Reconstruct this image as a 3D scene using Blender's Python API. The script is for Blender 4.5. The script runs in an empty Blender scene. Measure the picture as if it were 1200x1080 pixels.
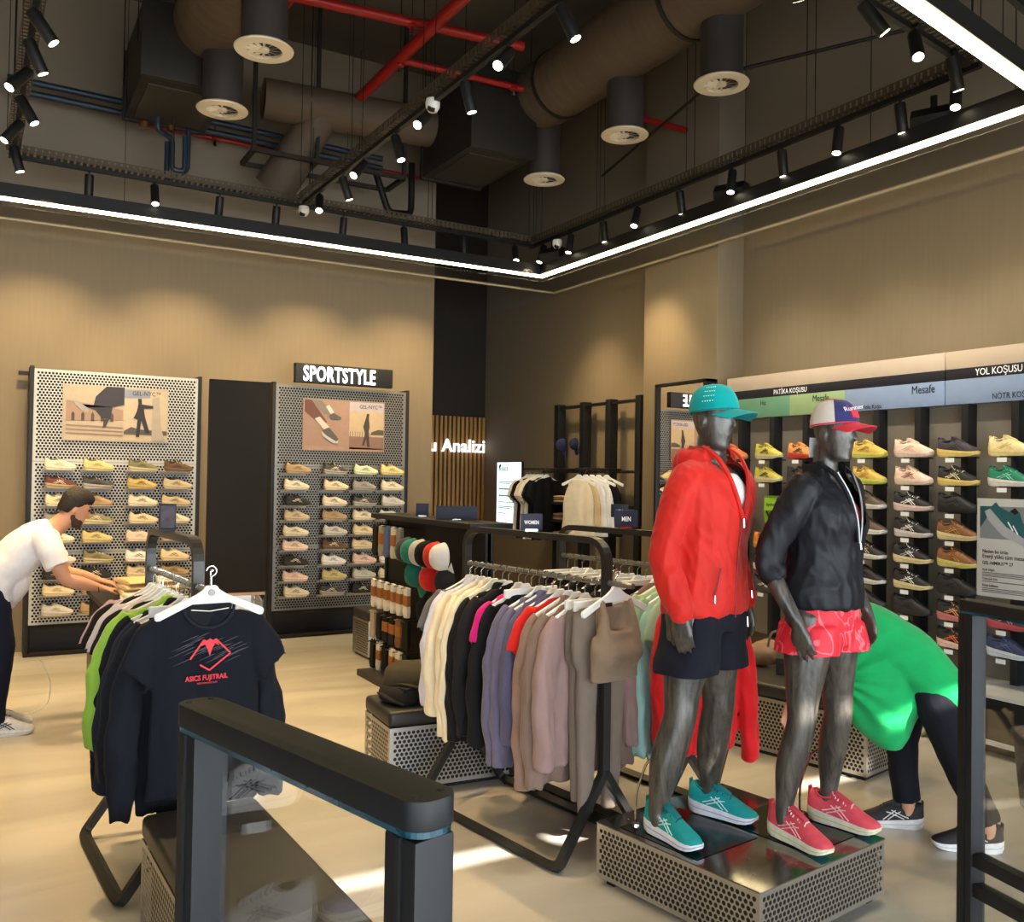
import bpy, bmesh, math, random
from math import sin, cos, pi, radians as R
from mathutils import Vector as V, Matrix, noise as MN

random.seed(7)
SC = bpy.context.scene
COL = SC.collection

# ------------------------------------------------------------------ camera
def make_camera():
    yaw, pit, roll, h, f = R(30.0), R(1.07), R(0.92), 1.65, 1073.0
    fw = V((sin(yaw)*cos(pit), cos(yaw)*cos(pit), sin(pit)))
    r0 = V((cos(yaw), -sin(yaw), 0)); u0 = r0.cross(fw)
    rt = r0*cos(roll) + u0*sin(roll); up = u0*cos(roll) - r0*sin(roll)
    cd = bpy.data.cameras.new('camera'); co = bpy.data.objects.new('camera', cd); COL.objects.link(co)
    m = Matrix.Identity(4)
    for i in range(3):
        m[i][0], m[i][1], m[i][2] = rt[i], up[i], -fw[i]
    m[2][3] = h
    co.matrix_world = m
    cd.sensor_width = 36.0; cd.sensor_fit = 'HORIZONTAL'; cd.lens = 36.0*f/1200.0
    cd.clip_start = 0.02; cd.clip_end = 200
    SC.camera = co
make_camera()

# ------------------------------------------------------------------ world, sun, exposure
SC.view_settings.view_transform = 'Standard'; SC.view_settings.look = 'None'
SC.view_settings.exposure = 0.55; SC.view_settings.gamma = 1.0
SC.view_settings.use_curve_mapping = False
w = bpy.data.worlds.new('sky'); SC.world = w; w.use_nodes = True
bg = w.node_tree.nodes['Background']
bg.inputs[0].default_value = (0.80, 0.90, 1.0, 1); bg.inputs[1].default_value = 6.8
def sun(az, el, strength):
    d = bpy.data.lights.new('sun', 'SUN'); d.energy = strength; d.angle = R(0.6); d.color = (1, .95, .86)
    o = bpy.data.objects.new('sun', d); COL.objects.link(o)
    v = V((sin(az)*cos(el), cos(az)*cos(el), -sin(el)))          # travel direction
    o.rotation_euler = v.to_track_quat('-Z', 'Y').to_euler(); o.location = (2, -6, 8)
sun(R(-15), R(35), 16.0)

# ------------------------------------------------------------------ materials
def lin(c):
    c = c/255.0
    return c/12.92 if c <= .04045 else ((c+.055)/1.055)**2.4
def rgb(*c): return (lin(c[0]), lin(c[1]), lin(c[2]), 1)
MATS = {}
def mat(name, col, rough=.6, metal=0.0, var=.06, scale=9.0, bump=0.0, bscale=60.0, emit=None, estr=0.0, coat=0.0, sheen=0.0, alpha=1.0, trans=0.0, ior=1.45, stretch=None):
    if name in MATS: return MATS[name]
    m = bpy.data.materials.new(name); m.use_nodes = True; MATS[name] = m
    nt = m.node_tree; b = nt.nodes['Principled BSDF']; L = nt.links
    c = rgb(*col)
    if var > 0:
        tc = nt.nodes.new('ShaderNodeTexCoord'); mp = nt.nodes.new('ShaderNodeMapping')
        if stretch: mp.inputs['Scale'].default_value = stretch
        nz = nt.nodes.new('ShaderNodeTexNoise'); nz.inputs['Scale'].default_value = scale; nz.inputs['Detail'].default_value = 4
        rp = nt.nodes.new('ShaderNodeValToRGB')
        rp.color_ramp.elements[0].position = .3; rp.color_ramp.elements[1].position = .7
        rp.color_ramp.elements[0].color = tuple(x*(1-var) for x in c[:3])+(1,)
        rp.color_ramp.elements[1].color = tuple(min(1, x*(1+var)) for x in c[:3])+(1,)
        L.new(tc.outputs['Object'], mp.inputs[0]); L.new(mp.outputs[0], nz.inputs['Vector'])
        L.new(nz.outputs['Fac'], rp.inputs[0]); L.new(rp.outputs[0], b.inputs['Base Color'])
        if bump > 0:
            n2 = nt.nodes.new('ShaderNodeTexNoise'); n2.inputs['Scale'].default_value = bscale; n2.inputs['Detail'].default_value = 3
            bp = nt.nodes.new('ShaderNodeBump'); bp.inputs['Strength'].default_value = bump; bp.inputs['Distance'].default_value = .01
            L.new(mp.outputs[0], n2.inputs['Vector']); L.new(n2.outputs['Fac'], bp.inputs['Height']); L.new(bp.outputs[0], b.inputs['Normal'])
    else:
        b.inputs['Base Color'].default_value = c
    b.inputs['Roughness'].default_value = rough; b.inputs['Metallic'].default_value = metal
    b.inputs['Coat Weight'].default_value = coat; b.inputs['Coat Roughness'].default_value = .15
    b.inputs['Sheen Weight'].default_value = sheen
    b.inputs['Alpha'].default_value = alpha; b.inputs['Transmission Weight'].default_value = trans; b.inputs['IOR'].default_value = ior
    if name.endswith('nylon'): b.inputs['Specular IOR Level'].default_value = .3
    if name == 'charcoal_panel': b.inputs['Specular IOR Level'].default_value = .15
    if name.startswith('fabric_'): b.inputs['Specular IOR Level'].default_value = .18
    if emit:
        b.inputs['Emission Color'].default_value = rgb(*emit); b.inputs['Emission Strength'].default_value = estr
    return m
def cloth(name, col, rough=.85, var=.05): return mat('fabric_'+name, col, rough, var=var, scale=14, bump=.15, bscale=220, sheen=.12 if sum(col) > 150 else .02)

M_FLOOR = bpy.data.materials.new('polished_epoxy_floor'); M_FLOOR.use_nodes = True
def floor_nodes():
    nt = M_FLOOR.node_tree; b = nt.nodes['Principled BSDF']; L = nt.links
    tc = nt.nodes.new('ShaderNodeTexCoord'); mp = nt.nodes.new('ShaderNodeMapping'); mp.inputs['Scale'].default_value = (.35, 1.6, 1)
    nz = nt.nodes.new('ShaderNodeTexNoise'); nz.inputs['Scale'].default_value = 1.1; nz.inputs['Detail'].default_value = 5; nz.inputs['Distortion'].default_value = 1.2
    rp = nt.nodes.new('ShaderNodeValToRGB'); rp.color_ramp.elements[0].position = .3; rp.color_ramp.elements[1].position = .72
    rp.color_ramp.elements[0].color = rgb(182, 174, 160); rp.color_ramp.elements[1].color = rgb(208, 201, 188)
    n3 = nt.nodes.new('ShaderNodeTexNoise'); n3.inputs['Scale'].default_value = 3.0; n3.inputs['Detail'].default_value = 6
    mr = nt.nodes.new('ShaderNodeMapRange'); mr.inputs['To Min'].default_value = .10; mr.inputs['To Max'].default_value = .26
    L.new(tc.outputs['Object'], mp.inputs[0]); L.new(mp.outputs[0], nz.inputs['Vector']); L.new(nz.outputs['Fac'], rp.inputs[0])
    L.new(rp.outputs[0], b.inputs['Base Color']); L.new(tc.outputs['Object'], n3.inputs['Vector'])
    L.new(n3.outputs['Fac'], mr.inputs['Value']); L.new(mr.outputs[0], b.inputs['Roughness'])
    bp = nt.nodes.new('ShaderNodeBump'); bp.inputs['Strength'].default_value = .04; bp.inputs['Distance'].default_value = .02
    L.new(nz.outputs['Fac'], bp.inputs['Height']); L.new(bp.outputs[0], b.inputs['Normal'])
    b.inputs['Coat Weight'].default_value = .35; b.inputs['Coat Roughness'].default_value = .12
floor_nodes()

BLACK = mat('black_powder_coat', (24, 24, 25), .5, .2, var=.12, scale=30)
RACKM = mat('rack_dark_steel', (66, 65, 63), .38, .7, var=.08, scale=12)
CHARC = mat('charcoal_panel', (44, 39, 34), .8, 0)
STEEL = mat('perforated_steel', (176, 172, 165), .34, .85, var=.05, scale=5)
STEELW = mat('perforated_white_steel', (182, 182, 180), .5, .1, var=.03)
STEELG = mat('perforated_grey_steel', (128, 124, 117), .4, .6, var=.05)
DARKV = mat('dark_void', (14, 13, 12), .9, var=0.0)  # near-black for the shade inside openings, and for the speaker grilles
CHROME = mat('chrome', (200, 200, 198), .15, 1.0, var=0.0)
CUSH = mat('bench_vinyl', (40, 38, 37), .45, var=.1, scale=30, bump=.08, bscale=300)
WHITE = mat('white_plastic', (232, 231, 226), .4, var=.02)
CARD = mat('white_card', (235, 235, 232), .6, var=.02)
NAVY = mat('navy_sign_board', (17, 19, 46), .5, var=.05)
RED = mat('red_pipe_paint', (150, 18, 16), .45, var=.12, scale=6)
INK = mat('black_ink', (18, 18, 20), .6, var=0.0)
INKW = mat('white_ink', (240, 240, 240), .6, var=0.0)
GLASSEDGE = mat('teal_glass_edge', (8, 58, 72), .12, var=.5, scale=40, coat=.5)

# ------------------------------------------------------------------ mesh helpers
class MB:
    def __init__(s): s.v = []; s.f = []
    def add(s, vs, fs, M=None):
        o = len(s.v)
        s.v += [tuple(M @ V(p)) if M else tuple(p) for p in vs]; s.f += [tuple(o+i for i in f) for f in fs]; return s
    def box(s, x0, x1, y0, y1, z0, z1, M=None):
        vs = [(x, y, z) for z in (z0, z1) for y in (y0, y1) for x in (x0, x1)]
        return s.add(vs, [(0, 2, 3, 1), (4, 5, 7, 6), (0, 1, 5, 4), (2, 6, 7, 3), (0, 4, 6, 2), (1, 3, 7, 5)], M)
    def loft(s, rings, cap=True, M=None):
        n = len(rings[0]); vs = [p for r in rings for p in r]; fs = []
        for k in range(len(rings)-1):
            for i in range(n):
                j = (i+1) % n
                fs.append((k*n+i, k*n+j, (k+1)*n+j, (k+1)*n+i))
        if cap:
            fs.append(tuple(reversed(range(n)))); fs.append(tuple(range((len(rings)-1)*n, len(rings)*n)))
        return s.add(vs, fs, M)
    def lathe(s, prof, n=20, M=None, cap=True):
        return s.loft([[(r*cos(2*pi*i/n), r*sin(2*pi*i/n), z) for i in range(n)] for r, z in prof], cap, M)
    def cyl(s, a, b, r, n=12, r2=None):
        return s.sweep([a, b], [r, r if r2 is None else r2], n)
    def frames(s, path, closed=False):
        P = [V(p) for p in path]; T = []
        for i in range(len(P)):
            if closed: t = P[(i+1) % len(P)]-P[i-1]
            else: t = P[min(i+1, len(P)-1)]-P[max(i-1, 0)]
            T.append(t.normalized())
        up = V((0, 0, 1)) if abs(T[0].z) < .9 else V((0, 1, 0))
        x = up.cross(T[0]).normalized(); out = []
        for i in range(len(P)):
            x = (x-T[i]*x.dot(T[i])).normalized(); y = T[i].cross(x); out.append((P[i], x, y, T[i]))
        return out
    def sweep(s, path, r, n=10, prof=None, closed=False, cap=True):
        """round tube (r number or list), or a closed 2d profile [(a,b)..] carried along the path"""
        fr = s.frames(path, closed); rings = []
        for i, (p, x, y, t) in enumerate(fr):
            if prof: rings.append([p+x*a+y*b for a, b in prof])
            else:
                q = r[i] if isinstance(r, (list, tuple)) else r
                rings.append([p+x*(q*cos(2*pi*k/n))+y*(q*sin(2*pi*k/n)) for k in range(n)])
        if closed: rings.append(rings[0]); cap = False
        return s.loft(rings, cap)
    def prism(s, outline, d0, d1, plane='XZ', M=None):
        n = len(outline)
        f = {'XZ': lambda a, b, d: (a, d, b), 'XY': lambda a, b, d: (a, b, d), 'YZ': lambda a, b, d: (d, a, b)}[plane]
        vs = [f(a, b, d0) for a, b in outline]+[f(a, b, d1) for a, b in outline]
        fs = [tuple(range(n)), tuple(reversed(range(n, 2*n)))]+[(i, i+n, (i+1) % n+n, (i+1) % n) for i in range(n)]
        return s.add(vs, fs, M)
    def mesh(s, name, bevel=0, seg=2):
        me = bpy.data.meshes.new(name); me.from_pydata([tuple(p) for p in s.v], [], s.f)
        bm = bmesh.new(); bm.from_mesh(me)
        bmesh.ops.recalc_face_normals(bm, faces=bm.faces)
        if bevel: bmesh.ops.bevel(bm, geom=[e for e in bm.edges if len(e.link_faces) == 2 and e.calc_face_angle(0) > .5], offset=bevel, segments=seg, profile=.6, affect='EDGES')
        bm.to_mesh(me); bm.free(); return me
    def build(s, name, m, parent=None, smooth=False, bevel=0, seg=2):
        return link(name, s.mesh(name, bevel, seg), m, parent, smooth or bevel > 0)
def shade(me, angle=.6):
    bm = bmesh.new(); bm.from_mesh(me)
    for f in bm.faces: f.smooth = True
    for e in bm.edges: e.smooth = not (len(e.link_faces) == 2 and e.calc_face_angle(0) > angle)
    bm.to_mesh(me); bm.free()
def link(name, me, m, parent=None, smooth=False):
    if smooth: shade(me)
    if m is not None and not me.materials: me.materials.append(m)
    o = bpy.data.objects.new(name, me); COL.objects.link(o)
    if parent is not None: o.parent = parent
    return o
def omat(o, m):
    o.material_slots[0].link = 'OBJECT'; o.material_slots[0].material = m
def tag(o, label=None, cat=None, group=None, kind=None):
    if label: o['label'] = label
    if cat: o['category'] = cat
    if group: o['group'] = group
    if kind: o['kind'] = kind
    return o
def thing(name, label, cat, loc=(0, 0, 0), rz=0, group=None):
    o = bpy.data.objects.new(name, None); COL.objects.link(o); o.empty_display_size = .1
    o.location = loc; o.rotation_euler = (0, 0, rz)
    return tag(o, label, cat, group)
def struct(name, mb, m, label, parent=None, **k):
    o = mb.build(name, m, parent, **k); o['kind'] = 'structure'
    if parent is None: o['label'] = label
    return o
def fillet(pts, r, n=5):
    P = [V(p) for p in pts]; out = [P[0]]
    for i in range(1, len(P)-1):
        a, b, c = P[i-1], P[i], P[i+1]; d1 = (a-b); d2 = (c-b); q = min(r, d1.length*.49, d2.length*.49)
        s_, e = b+d1.normalized()*q, b+d2.normalized()*q
        for k in range(n+1):
            t = k/n; out.append(s_*(1-t)**2+b*2*t*(1-t)+e*t*t)
    return out+[P[-1]]
def rect(w, h): return [(-w/2, -h/2), (w/2, -h/2), (w/2, h/2), (-w/2, h/2)]
def ell(c, ax, ay, n=20, p=2.0):
    c, ax, ay = V(c), V(ax), V(ay); out = []
    for i in range(n):
        t = 2*pi*i/n; a, b = cos(t), sin(t)
        out.append(c+ax*(math.copysign(abs(a)**(2/p), a))+ay*(math.copysign(abs(b)**(2/p), b)))
    return out
def cr(pts, n=4):
    """catmull-rom through tuples of any length"""
    out = []; m = len(pts)
    for i in range(m-1):
        p0, p1, p2, p3 = pts[max(i-1, 0)], pts[i], pts[i+1], pts[min(i+2, m-1)]
        for k in range(n):
            t = k/n
            out.append(tuple(.5*(2*b+(c-a)*t+(2*a-5*b+4*c-d)*t*t+(3*b-a-3*c+d)*t**3) for a, b, c, d in zip(p0, p1, p2, p3)))
    return out+[tuple(pts[-1])]
def limb(mb, pts, n=14, sub=4):
    """pts: (x,y,z,r); closed, rounded tapering limb"""
    q = cr(pts, sub); P = [V(p[:3]) for p in q]; r = [p[3] for p in q]
    d0 = (P[0]-P[1]).normalized(); d1 = (P[-1]-P[-2]).normalized()
    P = [P[0]+d0*r[0]*.8, P[0]+d0*r[0]*.45]+P+[P[-1]+d1*r[-1]*.45, P[-1]+d1*r[-1]*.8]
    r = [r[0]*.35, r[0]*.8]+r+[r[-1]*.8, r[-1]*.35]
    mb.sweep(P, r, n)
def fuse(mb, name, voxel=.01, it=3, fac=.5, wrinkle=None, carve=None):
    """one continuous surface out of overlapping closed shells"""
    me = mb.mesh(name+'_raw'); o = bpy.data.objects.new(name+'_raw', me); COL.objects.link(o)
    a = o.modifiers.new('r', 'REMESH'); a.mode = 'VOXEL'; a.voxel_size = voxel
    if it:
        b = o.modifiers.new('s', 'SMOOTH'); b.iterations = it; b.factor = fac
    dg = bpy.context.evaluated_depsgraph_get(); dg.update()
    out = bpy.data.meshes.new_from_object(o.evaluated_get(dg)); out.name = name
    bpy.data.objects.remove(o); bpy.data.meshes.remove(me)
    out.materials.clear()
    if wrinkle:
        nr = [v.normal.copy() for v in out.vertices]
        for v, q in zip(out.vertices, nr):
            v.co += q*wrinkle(v.co)
    if carve:
        bm = bmesh.new(); bm.from_mesh(out)
        bmesh.ops.delete(bm, geom=[f for f in bm.faces if carve(f.calc_center_median())], context='FACES')
        bm.to_mesh(out); bm.free()
    for p in out.polygons: p.use_smooth = True
    return out
def nz(x, y, z): return MN.noise(V((x, y, z)))
def text(name, s, size, m, parent, loc=(0, 0, 0), rot=(pi/2, 0, 0), sx=1.0, ext=.001, bold=0.0, align='LEFT', space=1.0):
    c = bpy.data.curves.new(name, 'FONT'); c.body = s; c.size = size; c.extrude = ext; c.offset = bold; c.align_x = align
    c.space_character = space; c.resolution_u = 3
    o = bpy.data.objects.new(name+'_c', c); COL.objects.link(o)
    dg = bpy.context.evaluated_depsgraph_get(); dg.update()
    me = bpy.data.meshes.new_from_object(o.evaluated_get(dg)); bpy.data.objects.remove(o); bpy.data.curves.remove(c)
    me.transform(Matrix.Diagonal((sx, 1, 1, 1)))
    me.name = name; me.materials.clear(); me.materials.append(m)
    t = bpy.data.objects.new(name, me); COL.objects.link(t); t.location = loc; t.rotation_euler = rot
    if parent is not None: t.parent = parent
    return t
def copy_tree(o, parent=None):
    c = o.copy(); COL.objects.link(c); c.parent = parent
    for ch in list(o.children): copy_tree(ch, c)
    return c
PERF = {}
def perf_mesh(w, h, pitch=.025, hole=.38, margin=.012):
    """sheet in local XZ (x 0..w, z 0..h, facing -Y) with staggered round holes really cut out"""
    key = (round(w, 3), round(h, 3), pitch)
    if key in PERF: return PERF[key]
    mb = MB(); py = pitch*.866
    rows = int((h-2*margin)/py); cols = int((w-2*margin)/pitch)
    mz = (h-rows*py)/2; mx = (w-cols*pitch)/2
    mb.add([(0, 0, 0), (w, 0, 0), (w, 0, mz), (0, 0, mz)], [(0, 1, 2, 3)])
    mb.add([(0, 0, h-mz), (w, 0, h-mz), (w, 0, h), (0, 0, h)], [(0, 1, 2, 3)])
    r = pitch*hole
    for j in range(rows):
        z0 = mz+j*py; z1 = z0+py; zc = (z0+z1)/2; off = (pitch/2 if j % 2 else 0)
        n = cols-(1 if j % 2 else 0); x0 = mx+off
        for a, b in ((0, x0), (x0+n*pitch, w)):
            mb.add([(a, 0, z0), (b, 0, z0), (b, 0, z1), (a, 0, z1)], [(0, 1, 2, 3)])
        for i in range(n):
            xa = x0+i*pitch; xb = xa+pitch; xc = (xa+xb)/2
            vs = [(xa, 0, z0), (xc, 0, z0), (xb, 0, z0), (xb, 0, zc), (xb, 0, z1), (xc, 0, z1), (xa, 0, z1), (xa, 0, zc)]
            vs += [(xc+r*cos(t), 0, zc+r*sin(t)) for t in [pi*1.25+k*pi/4 for k in range(8)]]
            mb.add(vs, [(k, (k+1) % 8, 8+(k+1) % 8, 8+k) for k in range(8)])
    me = bpy.data.meshes.new('perforated_sheet'); me.from_pydata(mb.v, [], mb.f); PERF[key] = me
    return me
def perf(name, w, h, m, parent, loc, rz=0, rx=0, pitch=.025):
    me = perf_mesh(w, h, pitch)
    if not me.materials: me.materials.append(m)
    o = bpy.data.objects.new(name, me); COL.objects.link(o); o.parent = parent; o.location = loc; o.rotation_euler = (rx, 0, rz)
    omat(o, m); return o
ORD = ['first', 'second', 'third', 'fourth', 'fifth', 'sixth', 'seventh', 'eighth', 'ninth', 'tenth', 'eleventh', 'twelfth']
# ================================================================== the room shell
XR, YB, ZC, YF = 6.1, 9.45, 6.2, -1.2
DATUM = 3.93
M_WALL = bpy.data.materials.new('painted_wall'); M_WALL.use_nodes = True
def wall_nodes():
    nt = M_WALL.node_tree; b = nt.nodes['Principled BSDF']; L = nt.links
    tc = nt.nodes.new('ShaderNodeTexCoord'); sx = nt.nodes.new('ShaderNodeSeparateXYZ'); L.new(tc.outputs['Object'], sx.inputs[0])
    gt = nt.nodes.new('ShaderNodeMath'); gt.operation = 'GREATER_THAN'; gt.inputs[1].default_value = DATUM; L.new(sx.outputs['Z'], gt.inputs[0])
    mp = nt.nodes.new('ShaderNodeMapping'); mp.inputs['Scale'].default_value = (6, 6, .4); L.new(tc.outputs['Object'], mp.inputs[0])
    n = nt.nodes.new('ShaderNodeTexNoise'); n.inputs['Scale'].default_value = 6; n.inputs['Detail'].default_value = 5; L.new(mp.outputs[0], n.inputs['Vector'])
    rp = nt.nodes.new('ShaderNodeValToRGB'); rp.color_ramp.elements[0].color = rgb(124, 108, 84); rp.color_ramp.elements[1].color = rgb(134, 118, 92); L.new(n.outputs['Fac'], rp.inputs[0])
    mx = nt.nodes.new('ShaderNodeMix'); mx.data_type = 'RGBA'; L.new(gt.outputs[0], mx.inputs[0]); L.new(rp.outputs[0], mx.inputs[6]); mx.inputs[7].default_value = rgb(128, 119, 106)
    L.new(mx.outputs[2], b.inputs['Base Color']); b.inputs['Roughness'].default_value = .75
    bp = nt.nodes.new('ShaderNodeBump'); bp.inputs['Strength'].default_value = .06; L.new(n.outputs['Fac'], bp.inputs['Height']); L.new(bp.outputs[0], b.inputs['Normal'])
wall_nodes()
M_CEIL = mat('dark_ceiling_paint', (84, 78, 70), .85, var=.1, scale=2)
M_DARKWALL = mat('dark_brown_wall', (36, 29, 23), .6, var=.1, scale=4)
M_WOOD = mat('oak_slat', (176, 128, 66), .5, var=.22, scale=7, stretch=(1, 1, .12))

struct('floor', MB().box(-8, 9, -14, 12, -.12, 0), M_FLOOR, 'polished beige epoxy shop floor')
struct('ceiling', MB().box(-4.2, 6.3, YF-.2, 11.6, ZC, ZC+.2), M_CEIL, 'dark painted open concrete ceiling above the ducts')
struct('wall_back', MB().box(-4.2, 4.40, YB, YB+.18, 0, ZC), M_WALL, 'tan back wall behind the perforated shoe panels')
struct('wall_recess', MB().box(4.22, 4.40, YB+.18, 11.5, 0, ZC), M_DARKWALL, 'dark side wall of the recess behind the back wall')
struct('wall_right', MB().box(XR, XR+.2, YF-.2, 11.5, 0, ZC), M_WALL, 'tan right wall behind the shoe posts and header sign')
struct('wall_pilaster', MB().box(5.78, XR+.01, 6.30, 7.37, 0, ZC), M_WALL, 'tan square pilaster beside the mirror', bevel=.006)
struct('wall_left', MB().box(-4.2, -4.0, YF-.2, YB, 0, ZC), M_WALL, 'tan left side wall of the shop')
sw = struct('wall_slats', MB().box(4.40, XR, 11.35, 11.5, 0, ZC), M_DARKWALL, 'dark recess wall carrying vertical oak slats under lettering')
slat0 = None
for i in range(17):
    x = 5.02+i*.0655
    if slat0 is None: slat0 = MB().box(-.018, .018, -.035, 0, .02, 2.49).mesh('slat', .003)
    o = link('slat', slat0, M_WOOD, sw); o.location = (x, 11.35, 0)
EMW = mat('white_lit_letter', (255, 255, 255), .4, var=0, emit=(235, 240, 255), estr=1.1)
tl = thing('slat_lettering', 'white illuminated lettering reading u Analizi on the oak slats', 'lettering', (5.24, 11.30, 2.00))
text('letters', 'u Analizi', .25, EMW, tl, (-.03, 0, 0), sx=.95, ext=.012, bold=.003, space=1.05)
tl.children[0].location = (-.03, -.02, 0)

# front of the shop: unseen; canopy slab and slit added to shape the sun on the floor
struct('wall_front', MB().box(-4.2, 6.3, YF-.2, YF, 3.62, ZC), M_DARKWALL, 'dark wall band above the shop entrance')
struct('trim_sun_blocker', MB().box(-7, 9, -7.0, YF-.02, 3.30, 3.42), M_DARKWALL, 'unseen outside slab added over the entrance to block the sun')  # unseen slab added to keep direct sun off the near floor
struct('trim_mullions_sun_blocks', MB().box(-4.2, -3.9, YF-.15, YF, 0, 3.3).box(5.9, 6.2, YF-.15, YF, 0, 3.3).box(-2.5, -2.4, YF-.12, YF-.02, 0, 3.3).box(-4.2, 2.35, YF-.1, YF, 3.42, 3.62).box(3.35, 3.55, YF-.1, YF, 3.42, 3.62).box(5.6, 6.3, YF-.1, YF, 3.42, 3.62), BLACK, 'black window frame posts of the shop front and added sun slit blocks')  # short blocks across the slit are added to split the sun into patches

# ================================================================== suspended lighting frame
M_LED = mat('led_diffuser', (255, 250, 225), .5, var=0, emit=(255, 236, 184), estr=17.0)
M_SMOKE = bpy.data.materials.new('smoked_acrylic'); M_SMOKE.use_nodes = True
def smoke():
    nt = M_SMOKE.node_tree; b = nt.nodes['Principled BSDF']; b.inputs['Base Color'].default_value = (.03, .03, .028, 1); b.inputs['Alpha'].default_value = .42; b.inputs['Roughness'].default_value = .25
    n = nt.nodes.new('ShaderNodeTexNoise'); n.inputs['Scale'].default_value = 3
    mr = nt.nodes.new('ShaderNodeMapRange'); mr.inputs['To Min'].default_value = .38; mr.inputs['To Max'].default_value = .46
    nt.links.new(n.outputs['Fac'], mr.inputs[0]); nt.links.new(mr.outputs[0], b.inputs['Alpha'])
smoke()
ZL = 3.85
LEDP = [(-.55, 1.97), (5.23, 2.975), (5.23, 8.49), (-.55, 8.49)]
led = thing('suspended_light', 'long black suspended frame with a glowing warm light strip underneath', 'light', (2.3, 5.5, ZL))
def inset(P, d):
    out = []; n = len(P)
    for i in range(n):
        a, b, c = V(P[i-1]), V(P[i]), V(P[(i+1) % n])
        e1 = (b-a).normalized(); e2 = (c-b).normalized(); n1 = V((e1.y, -e1.x)); n2 = V((e2.y, -e2.x)); q = (n1+n2); q = q/q.length_squared*2
        out.append(b+q*d)
    return out
def seg_bar(P, i, w0, w1, z0, z1):
    A, B = inset(P, w0), inset(P, w1); j = (i+1) % len(P)
    q = [A[i], A[j], B[j], B[i]]; o = V((2.3, 5.5))
    vs = [((p-o).x, (p-o).y, z) for z in (z0, z1) for p in q]
    return vs, [(0, 1, 2, 3), (7, 6, 5, 4), (0, 4, 5, 1), (1, 5, 6, 2), (2, 6, 7, 3), (3, 7, 4, 0)]
for i in range(4):
    p = MB().add(*seg_bar(LEDP, i, -.045, .045, .012, .125)).build('profile', BLACK, led)
    MB().add(*seg_bar(LEDP, i, -.036, .036, 0, .011)).build('light_strip', M_LED, led)
for i in (1, 2):
    MB().add(*seg_bar(LEDP, i, .047, .49, -.040, -.034)).build('smoked_panel', M_SMOKE, led)
    MB().add(*seg_bar(LEDP, i, .47, .50, -.047, -.027)).build('panel_lip', mat('pale_lip', (196, 180, 150), .5), led)
cab = [( -.55, 4.0), (-.55, 7), (1, 8.49), (3, 8.49), (5.23, 8.49), (5.23, 7.4), (5.23, 5.4), (5.23, 4.2), (3.6, 2.69), (4.6, 2.866)]
for x, y in cab:
    MB().cyl((x-2.3, y-5.5, .12), (x-2.3, y-5.5, ZC-ZL), .003, 5).build('wire', BLACK, led)

# ================================================================== track lighting, cable trays
ZT = 4.2
def tray(name, label, a, b):
    a, b = V(a), V(b); L = (b-a).length; t = thing(name, label, 'cable tray', (a.x, a.y, ZT), math.atan2((b-a).y, (b-a).x), 'cable trays and tracks above the light frame')
    MB().box(0, L, -.018, .018, -.02, .012).build('track', BLACK, t)
    side = MB(); n = int(L/.05)
    for i in range(n):
        x = i*.05
        for y in (-.05, .05):
            side.box(x, x+.034, y-.001, y+.001, .03, .075)
        side.box(x, x+.022, -.05, .05, .028, .031)
    side.box(0, L, -.051, -.049, .075, .085).box(0, L, .049, .051, .075, .085).box(0, L, -.051, -.049, .025, .034).box(0, L, .049, .051, .025, .034)
    side.build('perforated_tray', mat('tray_steel', (92, 82, 68), .5, .6), t)
    k = max(2, int(L/1.1))
    for i in range(k+1):
        x = min(L-.03, max(.03, L*i/k))
        for y in (-.045, .045):
            MB().cyl((x, y, .08), (x, y, ZC-ZT), .0035, 5).build('hanger_rod', BLACK, t)
    return t
tray('light_track', 'black light track and perforated tray running along the back wall', (.12, 8.44), (5.17, 8.56))
tray('light_track', 'black light track and perforated tray running along the right wall', (5.17, 8.62), (5.17, 3.36))
tray('light_track', 'black light track and tray crossing the ceiling middle under red pipes', (2.55, 8.40), (2.62, 3.0))
tray('light_track', 'black light track and tray at the far end from the shoe posts', (.15, 8.40), (.22, 3.6))
tray('light_track', 'black light track and tray running beside the entrance side light strip', (5.10, 3.40), (1.2, 2.80))

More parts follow.
